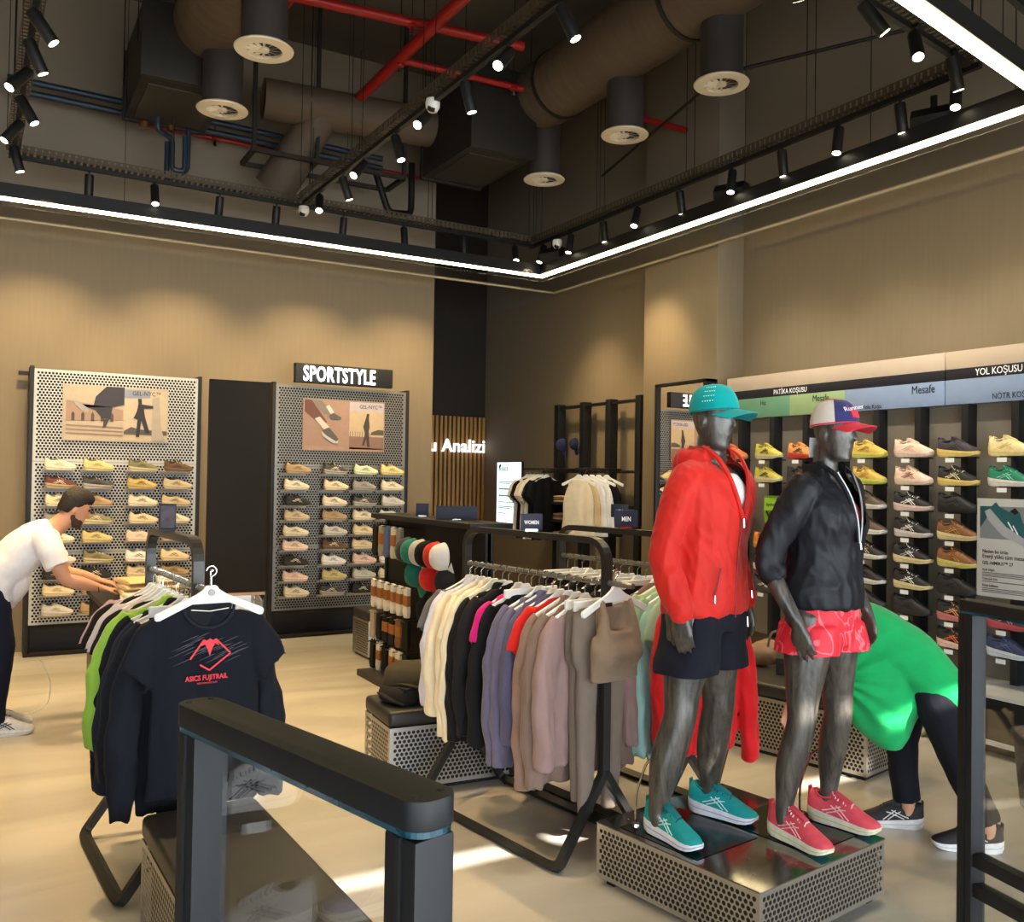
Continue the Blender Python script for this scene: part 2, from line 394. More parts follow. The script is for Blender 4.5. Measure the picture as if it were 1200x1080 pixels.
tray('cable_tray', 'outer perforated cable tray in front of the entrance side light strip', (5.75, 3.02), (3.3, 2.58))
M_LENS = mat('lit_lens', (255, 250, 235), .3, var=0, emit=(255, 240, 205), estr=14)
SPB = MB().lathe([(.030, -.165), (.0335, -.165), (.036, -.155), (.036, .02), (.033, .03), (.012, .034)], 18).mesh('lamp_body'); shade(SPB)
SPL = MB().lathe([(.001, -.1655), (.029, -.1655), (.029, -.150), (.001, -.150)], 16).mesh('lens')
SPJ = MB().box(-.012, .012, -.03, .03, .055, .075).box(-.006, .006, -.006, .006, .02, .06).mesh('adapter')
for me, m_ in ((SPB, BLACK), (SPL, M_LENS), (SPJ, BLACK)): me.materials.append(m_)
M_OFF = mat('unlit_lens', (70, 68, 62), .2, var=0)
def spot(x, y, tilt, az, lit, label, power=0, ang=60, col=(1, .86, .66)):
    t = thing('track_spotlight', label, 'spotlight', (x, y, ZT-.075), 0, 'black spotlights on the ceiling tracks')
    j = link('adapter', SPJ, None, t)
    d = V((sin(az)*sin(tilt), cos(az)*sin(tilt), -cos(tilt)))
    q = (-d).to_track_quat('Z', 'Y').to_euler()
    b = link('lamp_body', SPB, None, t); b.rotation_euler = q
    l = link('lens', SPL, None, b)
    if not lit: omat(l, M_OFF)
    if power:
        ld = bpy.data.lights.new('lamp', 'SPOT'); ld.energy = power; ld.spot_size = R(ang); ld.spot_blend = .9; ld.color = col; ld.shadow_soft_size = .03
        lo = bpy.data.objects.new('lamp', ld); COL.objects.link(lo); lo.parent = t; lo.location = d*.175; lo.rotation_euler = d.to_track_quat('-Z', 'Y').to_euler()
# (x, y, tilt deg, azimuth deg, lit, where, power)
W_ = 1.0
back = [(.72, 12, 0, 1), (1.24, 25, 180, 0), (1.80, 18, 0, 0), (2.32, 14, 0, 0), (2.98, 10, 0, 0), (3.62, 10, 180, 0), (4.30, 5, 90, 1), (4.93, 30, 200, 0)]
for i, (x, t, a, lit) in enumerate(back):
    spot(x, 8.45+.02*x, R(t), R(a), True, 'black cylinder spotlight, %s along the back track counted from the far wall corner tray end' % ORD[i], 0)
right = [8.35, 7.82, 7.25, 6.72, 6.12, 5.48, 4.95, 4.42, 3.92, 3.52]
for i, y in enumerate(right):
    spot(5.17, y, R((20, 14, 8, 25, 12, 15, 8, 14, 10, 20)[i]), R((260, 250, 90, 240, 80, 240, 90, 250, 90, 240)[i]), True, 'black cylinder spotlight, %s along the right track counted from the back wall' % ORD[i], 0)
mid = [7.95, 7.35, 6.90, 6.25, 5.72, 5.15, 4.62, 4.05, 3.5]
for i, y in enumerate(mid):
    spot(2.62-.013*(y-3), y, R((35, 20, 45, 18, 50, 15, 45, 25, 20)[i]), R((200, 90, 240, 150, 235, 100, 240, 130, 120)[i]), True, 'black cylinder spotlight, %s along the middle track counted from the back wall' % ORD[i], 0)
leftx = [8.05, 7.45, 6.95, 6.45, 6.0, 5.6]
for i, y in enumerate(leftx):
    spot(.21-.014*(y-4), y, R((15, 35, 30, 40, 25, 35)[i]), R((90, 250, 110, 240, 80, 100)[i]), True, 'black cylinder spotlight, %s along the track over the folded clothes, from back wall' % ORD[i], 0)
for i, (x, t, a) in enumerate([(4.86, 20, 90), (4.42, 30, 220), (3.92, 38, 120), (3.3, 30, 60)]):
    spot(x, 3.38-.135*(5.17-x)*1.15, R(t), R(a), True, 'black cylinder spotlight, %s along the entrance side track from the right wall' % ORD[i], 0)
# the light the lamps throw
def lamp(x, y, tx, ty, tz, power, ang, col=(1, .83, .58)):
    ld = bpy.data.lights.new('lamp', 'SPOT'); ld.energy = power*2.3; ld.spot_size = R(ang); ld.spot_blend = 1.0; ld.color = col; ld.shadow_soft_size = .05
    lo = bpy.data.objects.new('lamp', ld); COL.objects.link(lo); lo.location = (x, y, ZT-.28)
    d = V((tx, ty, tz))-V(lo.location); lo.rotation_euler = d.to_track_quat('-Z', 'Y').to_euler()
WARM = (1, .75, .43); NEUT = (1, .90, .74)
for x in (-1.2, .4, 1.6, 2.9, 4.0): lamp(x, 8.2, x, 9.45, 2.2, 62, 75, WARM)
for x in (.9, 3.1): lamp(x, 7.2, x, 9.2, 1.2, 45, 60, WARM)
for y in (8.4, 7.0): lamp(5.0, y, 6.0, y+.2, 2.0, 50, 70, WARM)
for y in (5.6, 4.6, 3.7): lamp(4.95, y, 6.0, y, 1.3, 38, 80, NEUT)
for x, y, tx, ty in ((2.6, 6.2, 1.2, 7.3), (.2, 6.8, .7, 6.4), (2.6, 7.6, 3.0, 6.6), (2.6, 5.3, 2.2, 4.2), (.25, 5.2, .8, 4.2), (.2, 7.6, .2, 8.2), (5.0, 6.2, 3.6, 5.0), (-.3, 5.6, -.3, 6.6)):
    lamp(x, y, tx, ty, 0, 105, 75, (1, .70, .34))
for x, y, tx, ty, tz in ((3.6, 3.1, 2.7, 2.7, 1.4), (4.6, 3.3, 3.2, 2.6, 1.2), (2.6, 3.4, 2.3, 3.7, .9)): lamp(x, y-.4, tx, ty, tz, 38, 60, NEUT)
# ================================================================== glass, mirrors
def thin_glass(name, tint=(.97, .985, .985), refl=1.0):
    m = bpy.data.materials.new(name); m.use_nodes = True; nt = m.node_tree; nt.nodes.clear(); L = nt.links
    o = nt.nodes.new('ShaderNodeOutputMaterial'); mx = nt.nodes.new('ShaderNodeMixShader'); tr = nt.nodes.new('ShaderNodeBsdfTransparent'); gl = nt.nodes.new('ShaderNodeBsdfGlossy')
    tr.inputs[0].default_value = (*tint, 1); gl.inputs['Roughness'].default_value = .01
    mx.inputs[0].default_value = .09*refl; L.new(tr.outputs[0], mx.inputs[1]); L.new(gl.outputs[0], mx.inputs[2]); L.new(mx.outputs[0], o.inputs[0]); return m
M_GLASS = thin_glass('clear_glass')
M_MIRROR = mat('mirror_silver', (225, 225, 225), .01, 1.0, var=0)

# ================================================================== perforated shoe panels
LEDGE = MB().box(-.13, .13, -.115, .0, -.006, 0).box(-.13, .13, -.004, 0, -.03, 0).mesh('shoe_ledge')
M_LEDGE = mat('ledge_acrylic', (150, 140, 124), .4, var=.03); LEDGE.materials.append(M_LEDGE)
def shoe_panel(label, x0, x1, m, zb=.28, zt=2.56):
    w = x1-x0; t = thing('shoe_display', label, 'display panel', (x0, 9.15, 0), 0, 'perforated shoe panels on the back wall')
    for a, b in ((zb, .92), (.92, 1.735), (1.735, zt)):
        perf('perforated_sheet', w, b-a-.003, m, t, (0, 0, a), pitch=.029)
    MB().box(.0, w, .035, .05, zb, zt).build('dark_gap_sheet', DARKV, t)  # dark sheet stands in for the shaded gap seen through the holes
    for s in (-.035, w): MB().box(s, s+.035, -.012, .27, .0, zt+.02).build('side_post', BLACK, t, bevel=.004)
    b = MB().box(0, w, -.0, .25, .0, .03).box(0, w, .12, .25, .03, zb-.005).build('base', BLACK, t)
    MB().sweep([(.02, -.01, .03), (.02, -.01, zb-.03), (w-.02, -.01, zb-.03), (w-.02, -.01, .03)], 0, prof=rect(.022, .022), closed=True).build('base_frame', CHARC, t)
    MB().box(-.12, w+.07, .2, .235, zt-.05, zt-.015).build('cross_rail', BLACK, t)
    return t
pl = shoe_panel('white perforated metal shoe panel with a jumping legs print, behind the man', .375, 1.775, STEELW)
pr = shoe_panel('grey perforated metal shoe panel under the SPORTSTYLE sign', 2.53, 3.945, STEELG)

def poly(parent, name, pts, m, d=-.012, th=.001):
    return MB().prism(pts, d-th, d).build(name, m, parent)
def cm(n, *c): g_ = sum(c)/3; c = tuple(int((k_*.72+g_*.28)*.86) for k_ in c); return mat('print_'+n, c, .55, var=.04, scale=20)
def print_board(label, x, z, w, h, kind):
    t = thing('print_board', label, 'poster', (x, 9.145, z), 0, 'printed photo boards on the shoe panels')
    MB().box(0, w, -.012, 0, 0, h).build('board', cm('cream', 205, 180, 148) if kind == 0 else cm('rose', 176, 132, 108), t)
    F = lambda P: [(a*w, b*h) for a, b in P]
    if kind == 0:
        poly(t, 'sky_band', F([(.57, .03), (.99, .03), (.99, .95), (.57, .95)]), cm('pale_orange', 216, 190, 150))
        poly(t, 'blue_band', F([(.57, .80), (.82, .82), (.82, .96), (.57, .96)]), cm('band_blue', 140, 150, 178), -.0135)
        poly(t, 'wall_print', F([(.03, .35), (.56, .40), (.56, .58), (.03, .72)]), cm('brick_pink', 186, 142, 112), -.0135)
        for k in range(5): poly(t, 'arch', F([(.08+k*.09, .36), (.11+k*.09, .36), (.11+k*.09, .48), (.095+k*.09, .52), (.08+k*.09, .48)]), cm('arch_dark', 92, 68, 56), -.015)
        for k in range(3): poly(t, 'step', F([(.03, .12+k*.07), (.56, .10+k*.07), (.56, .13+k*.07), (.03, .15+k*.07)]), cm('step', 168, 130, 104), -.0135)
        poly(t, 'trousers', F([(.30, .80), (.40, .99), (.57, .99), (.57, .68), (.46, .62), (.44, .40), (.36, .42), (.30, .55), (.13, .66), (.15, .60), (.28, .62)]), cm('trousers', 52, 50, 60), -.0165)
        poly(t, 'shoe_print', F([(.10, .72), (.14, .71), (.24, .57), (.23, .50), (.17, .55), (.11, .65)]), cm('shoe_grey', 176, 166, 156), -.018)
        poly(t, 'shoe_print', F([(.38, .40), (.43, .40), (.40, .26), (.37, .24)]), cm('shoe_dark', 60, 58, 62), -.018)
        poly(t, 'skyline', F([(.57, .20), (.64, .28), (.72, .24), (.99, .22), (.99, .14), (.57, .14)]), cm('skyline', 96, 86, 72), -.015)
        poly(t, 'pillar', F([(.84, .04), (.84, .82), (.91, .84), (.93, .30), (.97, .04)]), cm('pillar', 190, 172, 150), -.0165)
        poly(t, 'figure', F([(.69, .56), (.705, .70), (.70, .80), (.735, .80), (.74, .70), (.85, .68), (.85, .63), (.76, .62), (.77, .48), (.82, .18), (.78, .17), (.735, .40), (.72, .10), (.685, .10), (.70, .42), (.66, .44)]), cm('figure_dark', 48, 40, 44), -.018)
    else:
        poly(t, 'right_photo', F([(.56, .05), (.99, .05), (.99, .80), (.56, .80)]), cm('photo_sky', 206, 172, 128))
        poly(t, 'title_band', F([(.56, .80), (.99, .80), (.99, .98), (.56, .98)]), cm('title_band', 188, 176, 184))
        poly(t, 'road', F([(.56, .05), (.99, .05), (.99, .30), (.56, .30)]), cm('road', 150, 104, 84), -.0135)
        poly(t, 'hill', F([(.84, .40), (.92, .45), (.99, .44), (.99, .34), (.82, .34)]), cm('hill', 88, 84, 52), -.0135)
        for k in range(9): poly(t, 'railing', F([(.57+k*.03, .30), (.576+k*.03, .30), (.576+k*.03, .40), (.57+k*.03, .40)]), cm('railing', 110, 88, 66), -.0135)
        poly(t, 'figure', F([(.73, .50), (.76, .66), (.775, .76), (.805, .76), (.80, .68), (.81, .50), (.80, .40), (.815, .10), (.785, .10), (.77, .26), (.74, .12), (.72, .14), (.755, .36)]), cm('runner', 66, 54, 46), -.016)
        poly(t, 'shin', F([(.02, .98), (.10, .98), (.29, .56), (.22, .50), (.02, .75)]), cm('shin', 122, 66, 48), -.014)
        poly(t, 'trouser_leg', F([(.10, .98), (.22, .98), (.34, .74), (.26, .70)]), cm('trouser_grey', 132, 122, 112), -.015)
        poly(t, 'sock', F([(.14, .62), (.20, .66), (.32, .46), (.27, .38)]), cm('sock', 222, 206, 186), -.016)
        poly(t, 'sock', F([(.27, .86), (.31, .90), (.37, .76), (.33, .72)]), cm('sock', 222, 206, 186), -.016)
        poly(t, 'shoe_print', F([(.23, .40), (.31, .46), (.40, .30), (.43, .22), (.38, .18), (.29, .26)]), cm('shoe_print', 92, 86, 80), -.018)
        poly(t, 'shoe_sole_print', F([(.22, .38), (.29, .29), (.40, .19), (.43, .22), (.42, .16), (.36, .15), (.24, .28)]), cm('shoe_sole', 196, 190, 180), -.0185)
        poly(t, 'shoe_print', F([(.31, .70), (.37, .74), (.46, .66), (.45, .62), (.33, .62)]), cm('shoe_print', 92, 86, 80), -.018)
        poly(t, 'wood_floor', F([(.02, .0), (.98, .0), (.98, .07), (.02, .10)]), cm('wood_floor', 186, 140, 112), -.0135)
    text('title', 'GEL-NYC™' if kind == 0 else 'GEL-NYC™', .055, INK, t, (.645*w if kind == 0 else .68*w, -.0155, .86*h), sx=.9, ext=.0004)
    return t
print_board('printed board of jumping legs and a standing figure on white perforated panel', .605, 1.925, .90, .51, 0)
print_board('printed board of seated legs and a running figure under SPORTSTYLE sign', 2.805, 1.90, .89, .53, 1)
t = thing('shop_sign', 'black sign with glowing white letters SPORTSTYLE above grey shoe panel', 'sign', (2.705, 9.15, 2.585))
MB().box(0, 1.05, -.08, 0, 0, .195).build('board', BLACK, t, bevel=.004)
EML = mat('sign_letter_glow', (255, 255, 255), .4, var=0, emit=(240, 244, 255), estr=1.2)
text('letters', 'SPORTSTYLE', .215, EML, t, (.075, -.086, .022), sx=.60, ext=.008, bold=.0038, space=1.08)

# standing board with mirrored foot
t = thing('standing_mirror', 'tall dark standing panel with a mirrored lower half between shoe panels', 'mirror', (1.47, 6.18, 0), -.05)
MB().box(-.195, .195, 0, .04, .86, 2.27).build('upper_panel', CHARC, t, bevel=.003)
MB().add([(-.185, .002, .86), (.185, .002, .86), (.185, .085, .03), (-.185, .085, .03)], [(0, 1, 2, 3)]).build('mirror_pane', M_MIRROR, t)
MB().box(-.195, .195, .09, .11, .0, .86).box(-.195, -.185, .011, .09, 0, .86).box(.185, .195, .011, .09, 0, .86).box(-.195, -.185, 0, .011, 0, .86).box(.185, .2, 0, .011, 0, .86).build('lower_frame', BLACK, t)
MB().box(-.19, .19, -.002, .002, .84, .86).build('lip', mat('copper_lip', (176, 128, 84), .4, .3), t)
for s in (-1, 1): MB().box(s*.16-.02, s*.16+.02, -.0, .3, 0, .02).build('foot', BLACK, t)
# framed wall mirror by the pilaster
t = thing('framed_mirror', 'tall black framed mirror on the pilaster reflecting the SPORTSTYLE sign', 'mirror', (5.66, 6.62, 0))
for y0, y1, z0, z1 in ((-.345, -.31, .05, 2.58), (.345, .38, .05, 2.58), (-.345, .38, 2.55, 2.58), (-.345, .38, .05, .09)):
    MB().box(-.03, .11, y0, y1, z0, z1).build('frame', BLACK, t, bevel=.003)
MB().box(-.005, .005, -.31, .345, .09, 2.55).build('mirror_pane', M_MIRROR, t)
MB().box(.006, .11, -.31, .345, .05, 2.56).build('back_board', BLACK, t)

# ================================================================== benches and platform
def bench(label, x, y, rz, L, D, h=.345, top=.43, group='perforated steel benches'):
    t = thing('perforated_bench', label, 'bench', (x, y, 0), rz, group)
    z0 = .025
    perf('perforated_side', L, h-z0, STEEL, t, (0, 0, z0)); perf('perforated_side', D, h-z0, STEEL, t, (L, 0, z0), pi/2)
    perf('perforated_side', L, h-z0, STEEL, t, (L, D, z0), pi); perf('perforated_side', D, h-z0, STEEL, t, (0, D, z0), -pi/2)
    MB().box(.03, L-.03, .03, D-.03, .03, h-.01).build('core', mat('bench_core', (40, 37, 33), .6, .3), t)
    MB().box(.02, L-.02, .02, D-.02, 0, .026).build('plinth', BLACK, t)
    MB().box(-.004, L+.004, -.004, D+.004, h, top).build('cushion', CUSH, t, bevel=.03, seg=4)
    return t
bench('perforated steel bench with black cushion carrying dark backpacks', 1.85, 4.42, R(-3.5), 1.16, .42)
bench('perforated steel bench whose grey cushion shows through the glass gate', .565, 2.25, R(2), .40, 1.25)
bench('perforated steel bench along the shoe wall behind the mannequins', 4.27, 3.42, R(12), .45, 1.40)
bench('short perforated steel bench beside the sock stand near the grey panel', 3.02, 7.75, 0, .42, .40)
PLR = R(8.5)
plat = thing('mannequin_platform', 'square perforated steel platform carrying the two mannequins', 'platform', (2.33, 2.295, 0), PLR)
PS, PH = .80, .25
for loc, rz in (((0, 0, .03), 0), ((PS, 0, .03), pi/2), ((PS, PS, .03), pi), ((0, PS, .03), -pi/2)):
    perf('perforated_side', PS, PH-.035, STEEL, plat, loc, rz, pitch=.0235)
MB().box(.02, PS-.02, .02, PS-.02, .03, PH-.01).build('core', mat('platform_core', (44, 40, 36), .5, .4), plat)
MB().box(-.003, PS+.003, -.003, PS+.003, PH-.006, PH).build('top_plate', mat('brushed_steel_top', (140, 137, 132), .16, .95, var=.08, scale=4, stretch=(1, 12, 1)), plat, bevel=.002)
for x in (.03, PS-.07):
    for y in (.03, PS-.07): MB().box(x, x+.04, y, y+.04, 0, .03).build('foot', BLACK, plat)
for x0, y0, x1, y1 in ((.03, .30, .39, .70), (.42, .08, .78, .50)):
    MB().box(x0, x1, y0, y1, PH, PH+.003).build('foot_plate', mat('black_foot_plate', (22, 22, 23), .2, .3), plat)
for x, y in ((.1, .1), (.3, .06), (.4, .6), (.55, .7), (.7, .65), (.2, .2), (.34, .18), (.12, .74), (.76, .04)):
    MB().lathe([(.001, .003), (.004, .003), (.006, 0)], 8, Matrix.Translation((x, y, PH))).build('screw', CHROME, plat)

# ================================================================== clothes racks
def clothes_rack(label, x, y, rz, L, H=1.38, rail=1.2, apex=.36, sp=.26, arm=.16, peg=None):
    t = thing('clothes_rack', label, 'clothes rack', (x, y, 0), rz, 'dark steel clothes racks')
    pr_ = rect(.042, .03)
    MB().sweep(fillet([(0, 0, apex), (0, 0, H), (0, L, H), (0, L, apex)], .11, 7), 0, prof=pr_).build('top_frame', RACKM, t)
    for s in (-1, 1):
        MB().sweep(fillet([(0, 0, apex+.02), (s*sp*.98, 0, .03), (s*sp, .05, .022), (s*sp, L-.05, .022), (s*sp*.98, L, .03), (0, L, apex+.02)], .07, 5), 0, prof=rect(.036, .034)).build('base_loop', RACKM, t)
    MB().cyl((0, -arm, rail), (0, L, rail), .0125, 10).build('hanging_rail', STEELG, t, smooth=True)
    if peg: MB().sweep(fillet([(0, peg[0]+.012, rail), (0, peg[0]+.012, rail+peg[1]), (0, peg[0]-.014, rail+peg[1])], .008), .004, 6).build('faceout_peg', CHROME, t)
    for yy in (.03, L-.03): MB().cyl((s*sp, yy, .0), (s*sp, yy, .01), .012, 8).build('glide', BLACK, t)
    return t
AX = R(8)      # racks stand slightly askew to the walls
clothes_rack('dark steel clothes rack holding cream, black, purple and taupe jackets', 2.37, 3.26, AX, 1.06, peg=(-.055, .05))
clothes_rack('dark steel clothes rack with mint shirts behind the red mannequin', 2.98, 3.42, AX, .95, apex=.32, rail=1.22)
clothes_rack('dark steel clothes rack with dark running shirts behind the glass gate', .745, 3.76, R(4), .80, arm=.2, peg=(-.186, .084))
def sign_card(label, x, y, z, rz, w, h, s, size, stem=.0):
    t = thing('sign_card', label, 'sign', (x, y, z), rz, 'navy department sign cards')
    MB().box(-w/2, w/2, -.004, .004, 0, h).build('card', NAVY, t, bevel=.001)
    MB().box(-.03, .03, -.012, .012, -.006, .006).build('holder', CHROME, t)
    if s: text('lettering', s, size, INKW, t, (0, -.0055, h*.38), sx=.75, ext=.0006, bold=.0008, align='CENTER')
    return t
sign_card('navy card reading WOMEN on the jacket rack', 2.297, 3.78, 1.40, R(-25), .105, .08, 'WOMEN', .024)
sign_card('navy card reading MEN on the mint shirt rack', 2.925, 3.86, 1.40, R(-28), .12, .092, 'MEN', .032)
sign_card('small navy card reading MEN on the dark shelf rail by the pilaster', 5.45, 7.3, 1.28, R(-40), .17, .13, 'MEN', .04)

# ================================================================== counter with drawers
M_CAB = mat('bronze_laminate', (96, 84, 68), .45, .1, var=.06)
t = thing('display_counter', 'low bronze display counter with drawers under the folded clothes', 'counter', (.69, 4.95, 0), R(.8))
MB().box(0, .40, 0, 2.05, .06, .80).build('carcass', M_CAB, t, bevel=.004)
MB().box(.03, .38, .03, 2.0, 0, .06).build('plinth', BLACK, t)
MB().box(-.02, .42, -.02, 2.07, .80, .835).build('worktop', BLACK, t, bevel=.004)
for k in range(4):
    d = MB().box(-.012, 0, .03+k*.5, .51+k*.5, .10, .42).build('drawer', M_CAB, t, bevel=.003)
    MB().lathe([(.001, 0), (.014, 0), (.014, .012), (.001, .012)], 12, Matrix.Translation((-.012, .27+k*.5, .30)) @ Matrix.Rotation(-pi/2, 4, 'Y')).build('knob', M_CAB, d)
    MB().box(-.004, .0, .03+k*.5, .51+k*.5, .45, .79).build('bay_shade', DARKV, t)  # flat dark sheet in place of the shaded depth of an open bay
# ================================================================== wall display on the right: header, posts, plinth
hd = thing('header_sign', 'long striped header sign with green and blue bands over shoe wall', 'sign', (5.80, 6.16, 2.205))
HB = [('white_band', 2.45, 2.572, (186, 168, 148)), ('black_band', 2.375, 2.45, (26, 25, 34))]
def hband(name, y0, y1, z0, z1, m, d=.02): return MB().box(-d, .05, y0-6.16, y1-6.16, z0-2.205, z1-2.205).build(name, m, hd, bevel=.001)
for y0, y1 in ((4.008, 6.16), (1.7, 4.0)):
    for n, z0, z1, c in HB: hband(n, y0, y1, z0, z1, mat('header_'+n, c, .5, var=.03))
G1, G2, B1 = mat('header_green', (98, 142, 112), .5, var=.04), mat('header_light_green', (140, 164, 118), .5, var=.04), mat('header_blue', (128, 146, 176), .5, var=.04)
hband('colour_band', 5.42, 6.16, 2.205, 2.375, G1); hband('colour_band', 4.86, 5.42, 2.205, 2.375, G2); hband('colour_band', 4.008, 4.86, 2.205, 2.375, B1); hband('colour_band', 1.7, 4.0, 2.205, 2.375, B1)
MB().box(.05, .3, -4.4, -.05, .302, .36).build('bracket_box', BLACK, hd)
HR = (pi/2, 0, -pi/2)
for s, y, z, size, m in (('PATİKA KOŞUSU', 5.60, 2.392, .058, INKW), ('Mesafe', 5.18, 2.305, .075, INK), ('KORUMA', 5.16, 2.225, .042, INK), ('Hız', 5.75, 2.31, .06, INK), ('Mesafe', 4.27, 2.30, .085, INK), ('e Yolu Koşu', 4.72, 2.215, .048, INK), ('YOL KOŞUSU', 3.78, 2.392, .066, INKW), ('NÖTR KOŞU', 3.66, 2.225, .055, INK)):
    text('lettering', s, size, m, hd, (-.0215, y-6.16, z-2.205), rot=HR, sx=.8, ext=.0008)
M_WALLB = mat('shoe_wall_board', (120, 112, 100), .6, var=.05)
sb = thing('shoe_rack', 'grey shoe wall board with black uprights and ledges under header sign', 'display wall', (6.0, 4.0, 0))
MB().box(-.16, .098, -2.3, 2.15, .35, 2.5).build('board', M_WALLB, sb)
POSTY = [5.95, 5.58, 5.22, 4.88, 4.54, 4.19, 3.83, 3.48, 3.12, 2.77, 2.4]
for y in POSTY: MB().box(-.26, -.155, y-.025-4, y+.025-4, .35, 2.2).build('upright', BLACK, sb, bevel=.003)
t = thing('plinth_cabinet', 'low black plinth cabinet with pale edge strips under the shoe wall', 'cabinet', (5.36, 1.6, 0))
MB().box(0, .73, 0, 2.35, .10, .355).build('carcass', mat('plinth_black', (34, 34, 34), .25, .1), t)
MB().box(-.012, .73, 0, 2.36, .355, .375).build('top_edge', mat('pale_edge', (205, 203, 198), .4), t)
MB().box(-.008, .01, 0, 2.35, .07, .10).build('bottom_edge', mat('pale_edge', (205, 203, 198), .4), t)
MB().box(.1, .7, .05, 2.3, 0, .10).build('kick', BLACK, t)
# info board
ib = thing('info_board', 'white info board with a teal running shoe picture beside the gate', 'poster', (5.14, 3.34, 1.0))
MB().box(-.006, .006, -.52, 0, 0, .575).build('board', mat('info_card', (196, 193, 188), .5, var=.02), ib, bevel=.002)
MB().box(.006, .69, -.03, .0, .25, .29).build('arm', BLACK, ib)
def ip(name, P, m, d): return MB().prism([(-a, b) for a, b in P], d-.001, d, 'YZ').build(name, m, ib)
TE = cm('teal_deep', 28, 112, 120); TG = cm('sole_grey', 196, 198, 202); TL = cm('teal_photo', 20, 98, 104)
ip('photo', [(.02, .34), (.50, .34), (.50, .53), (.02, .53)], cm('photo_grey', 150, 154, 158), -.007)
ip('upper_print', [(.02, .40), (.02, .53), (.10, .53), (.06, .46)], TL, -.008)
ip('sole_print', [(.05, .50), (.07, .45), (.16, .36), (.30, .30), (.46, .28), (.50, .31), (.30, .35), (.18, .42), (.09, .52)], TG, -.009)
ip('shoe_print', [(.08, .52), (.12, .555), (.14, .53), (.20, .50), (.235, .52), (.26, .50), (.28, .44), (.36, .38), (.46, .35), (.49, .31), (.30, .345), (.18, .415)], TE, -.010)
ip('collar_print', [(.205, .505), (.235, .525), (.255, .50), (.235, .485)], INK, -.011)
for k in range(2): ip('stripe_print', [(.19+k*.03, .44-k*.02), (.195+k*.03, .445-k*.02), (.225+k*.03, .395-k*.02), (.22+k*.03, .39-k*.02)], INKW, -.011)
for s, z, q in (('Neden bu ürün', .255, .030), ('Enerji yükü tüm mesafe', .225, .034), ('GEL-NIMBUS™ 27', .188, .028), ('Ayak bilgisi', .15, .020), ('Yumuşak iniş', .098, .020), ('Rahat kullanım', .058, .020)):
    text('lettering', s, q, INK, ib, (-.0075, -.035, z), rot=HR, sx=.85, ext=.0004, bold=.0002 if q > .02 else 0)
for k in range(7):
    z = (.138, .128, .118, .086, .046, .036, .026)[k]; ip('text_line', [(.035, z), (.40-.03*(k % 3), z), (.40-.03*(k % 3), z+.004), (.035, z+.004)], cm('grey_ink', 92, 92, 94), -.0075)

# ================================================================== back right shelving, screen
t = thing('clothes_shelving', 'dark wooden wall shelving frame with rails beside the mirror', 'shelving', (5.95, 8.4, 0))
for y in (9.19, 8.65, 8.15, 7.62): MB().box(-.045, .06, y-.045-8.4, y+.045-8.4, 0, 2.53 if y > 7.7 else 2.54).build('upright', BLACK, t, bevel=.004)
for z, ya, yb in ((2.49, 7.62, 9.19), (1.735, 7.62, 8.15), (1.735, 8.65, 9.5), (1.735, 8.15, 8.65), (1.52, 8.65, 9.19), (1.36, 8.65, 9.19), (1.16, 8.65, 9.19), (.95, 8.65, 9.19), (1.36, 7.62, 8.15), (1.15, 7.2, 8.15)):
    MB().box(-.03, .03, ya-8.4, yb-8.4, z-.015, z+.015).build('rail', BLACK, t)
for z in (1.36, 1.16, .95): MB().box(-.28, .05, .27, .77, z, z+.02).build('shelf', M_DARKWALL, t)
MB().cyl((-.55, 8.02-8.4, 1.76), (.05, 8.02-8.4, 1.76), .012, 8).build('hanging_arm', BLACK, t)
MB().sweep(fillet([(.05, 8.82-8.4, 1.76), (-.33, 8.82-8.4, 1.76), (-.33, 9.44-8.4, 1.76)], .04), .012, 8).build('hanging_arm', BLACK, t)
t = thing('text_screen', 'bright white wall screen with lines of text in the recess', 'screen', (6.09, 10.57, 1.045))
MB().box(-.03, 0, -.33, .33, 0, .825).build('casing', BLACK, t, bevel=.004)
MB().box(-.034, -.03, -.32, .32, .01, .815).build('display', mat('screen_glow', (225, 240, 240), .4, var=0, emit=(214, 238, 240), estr=1.0), t)
for k, (z, wd) in enumerate(((.55, .4), (.53, .3), (.46, .45), (.45, .34), (.37, .5), (.36, .42), (.28, .5), (.22, .46), (.2, .3), (.13, .2))):
    MB().box(-.036, -.034, .26-wd, .26, z, z+.008).build('text_line', INK, t)
text('lettering', 'asics', .11, INK, t, (-.0365, .20, .70), rot=HR, sx=.9, ext=.0005)
MB().prism([(.24, .70), (.27, .76), (.23, .80), (.20, .77), (.225, .75), (.22, .71)], -.0365, -.036, 'YZ').build('emblem', INK, t)

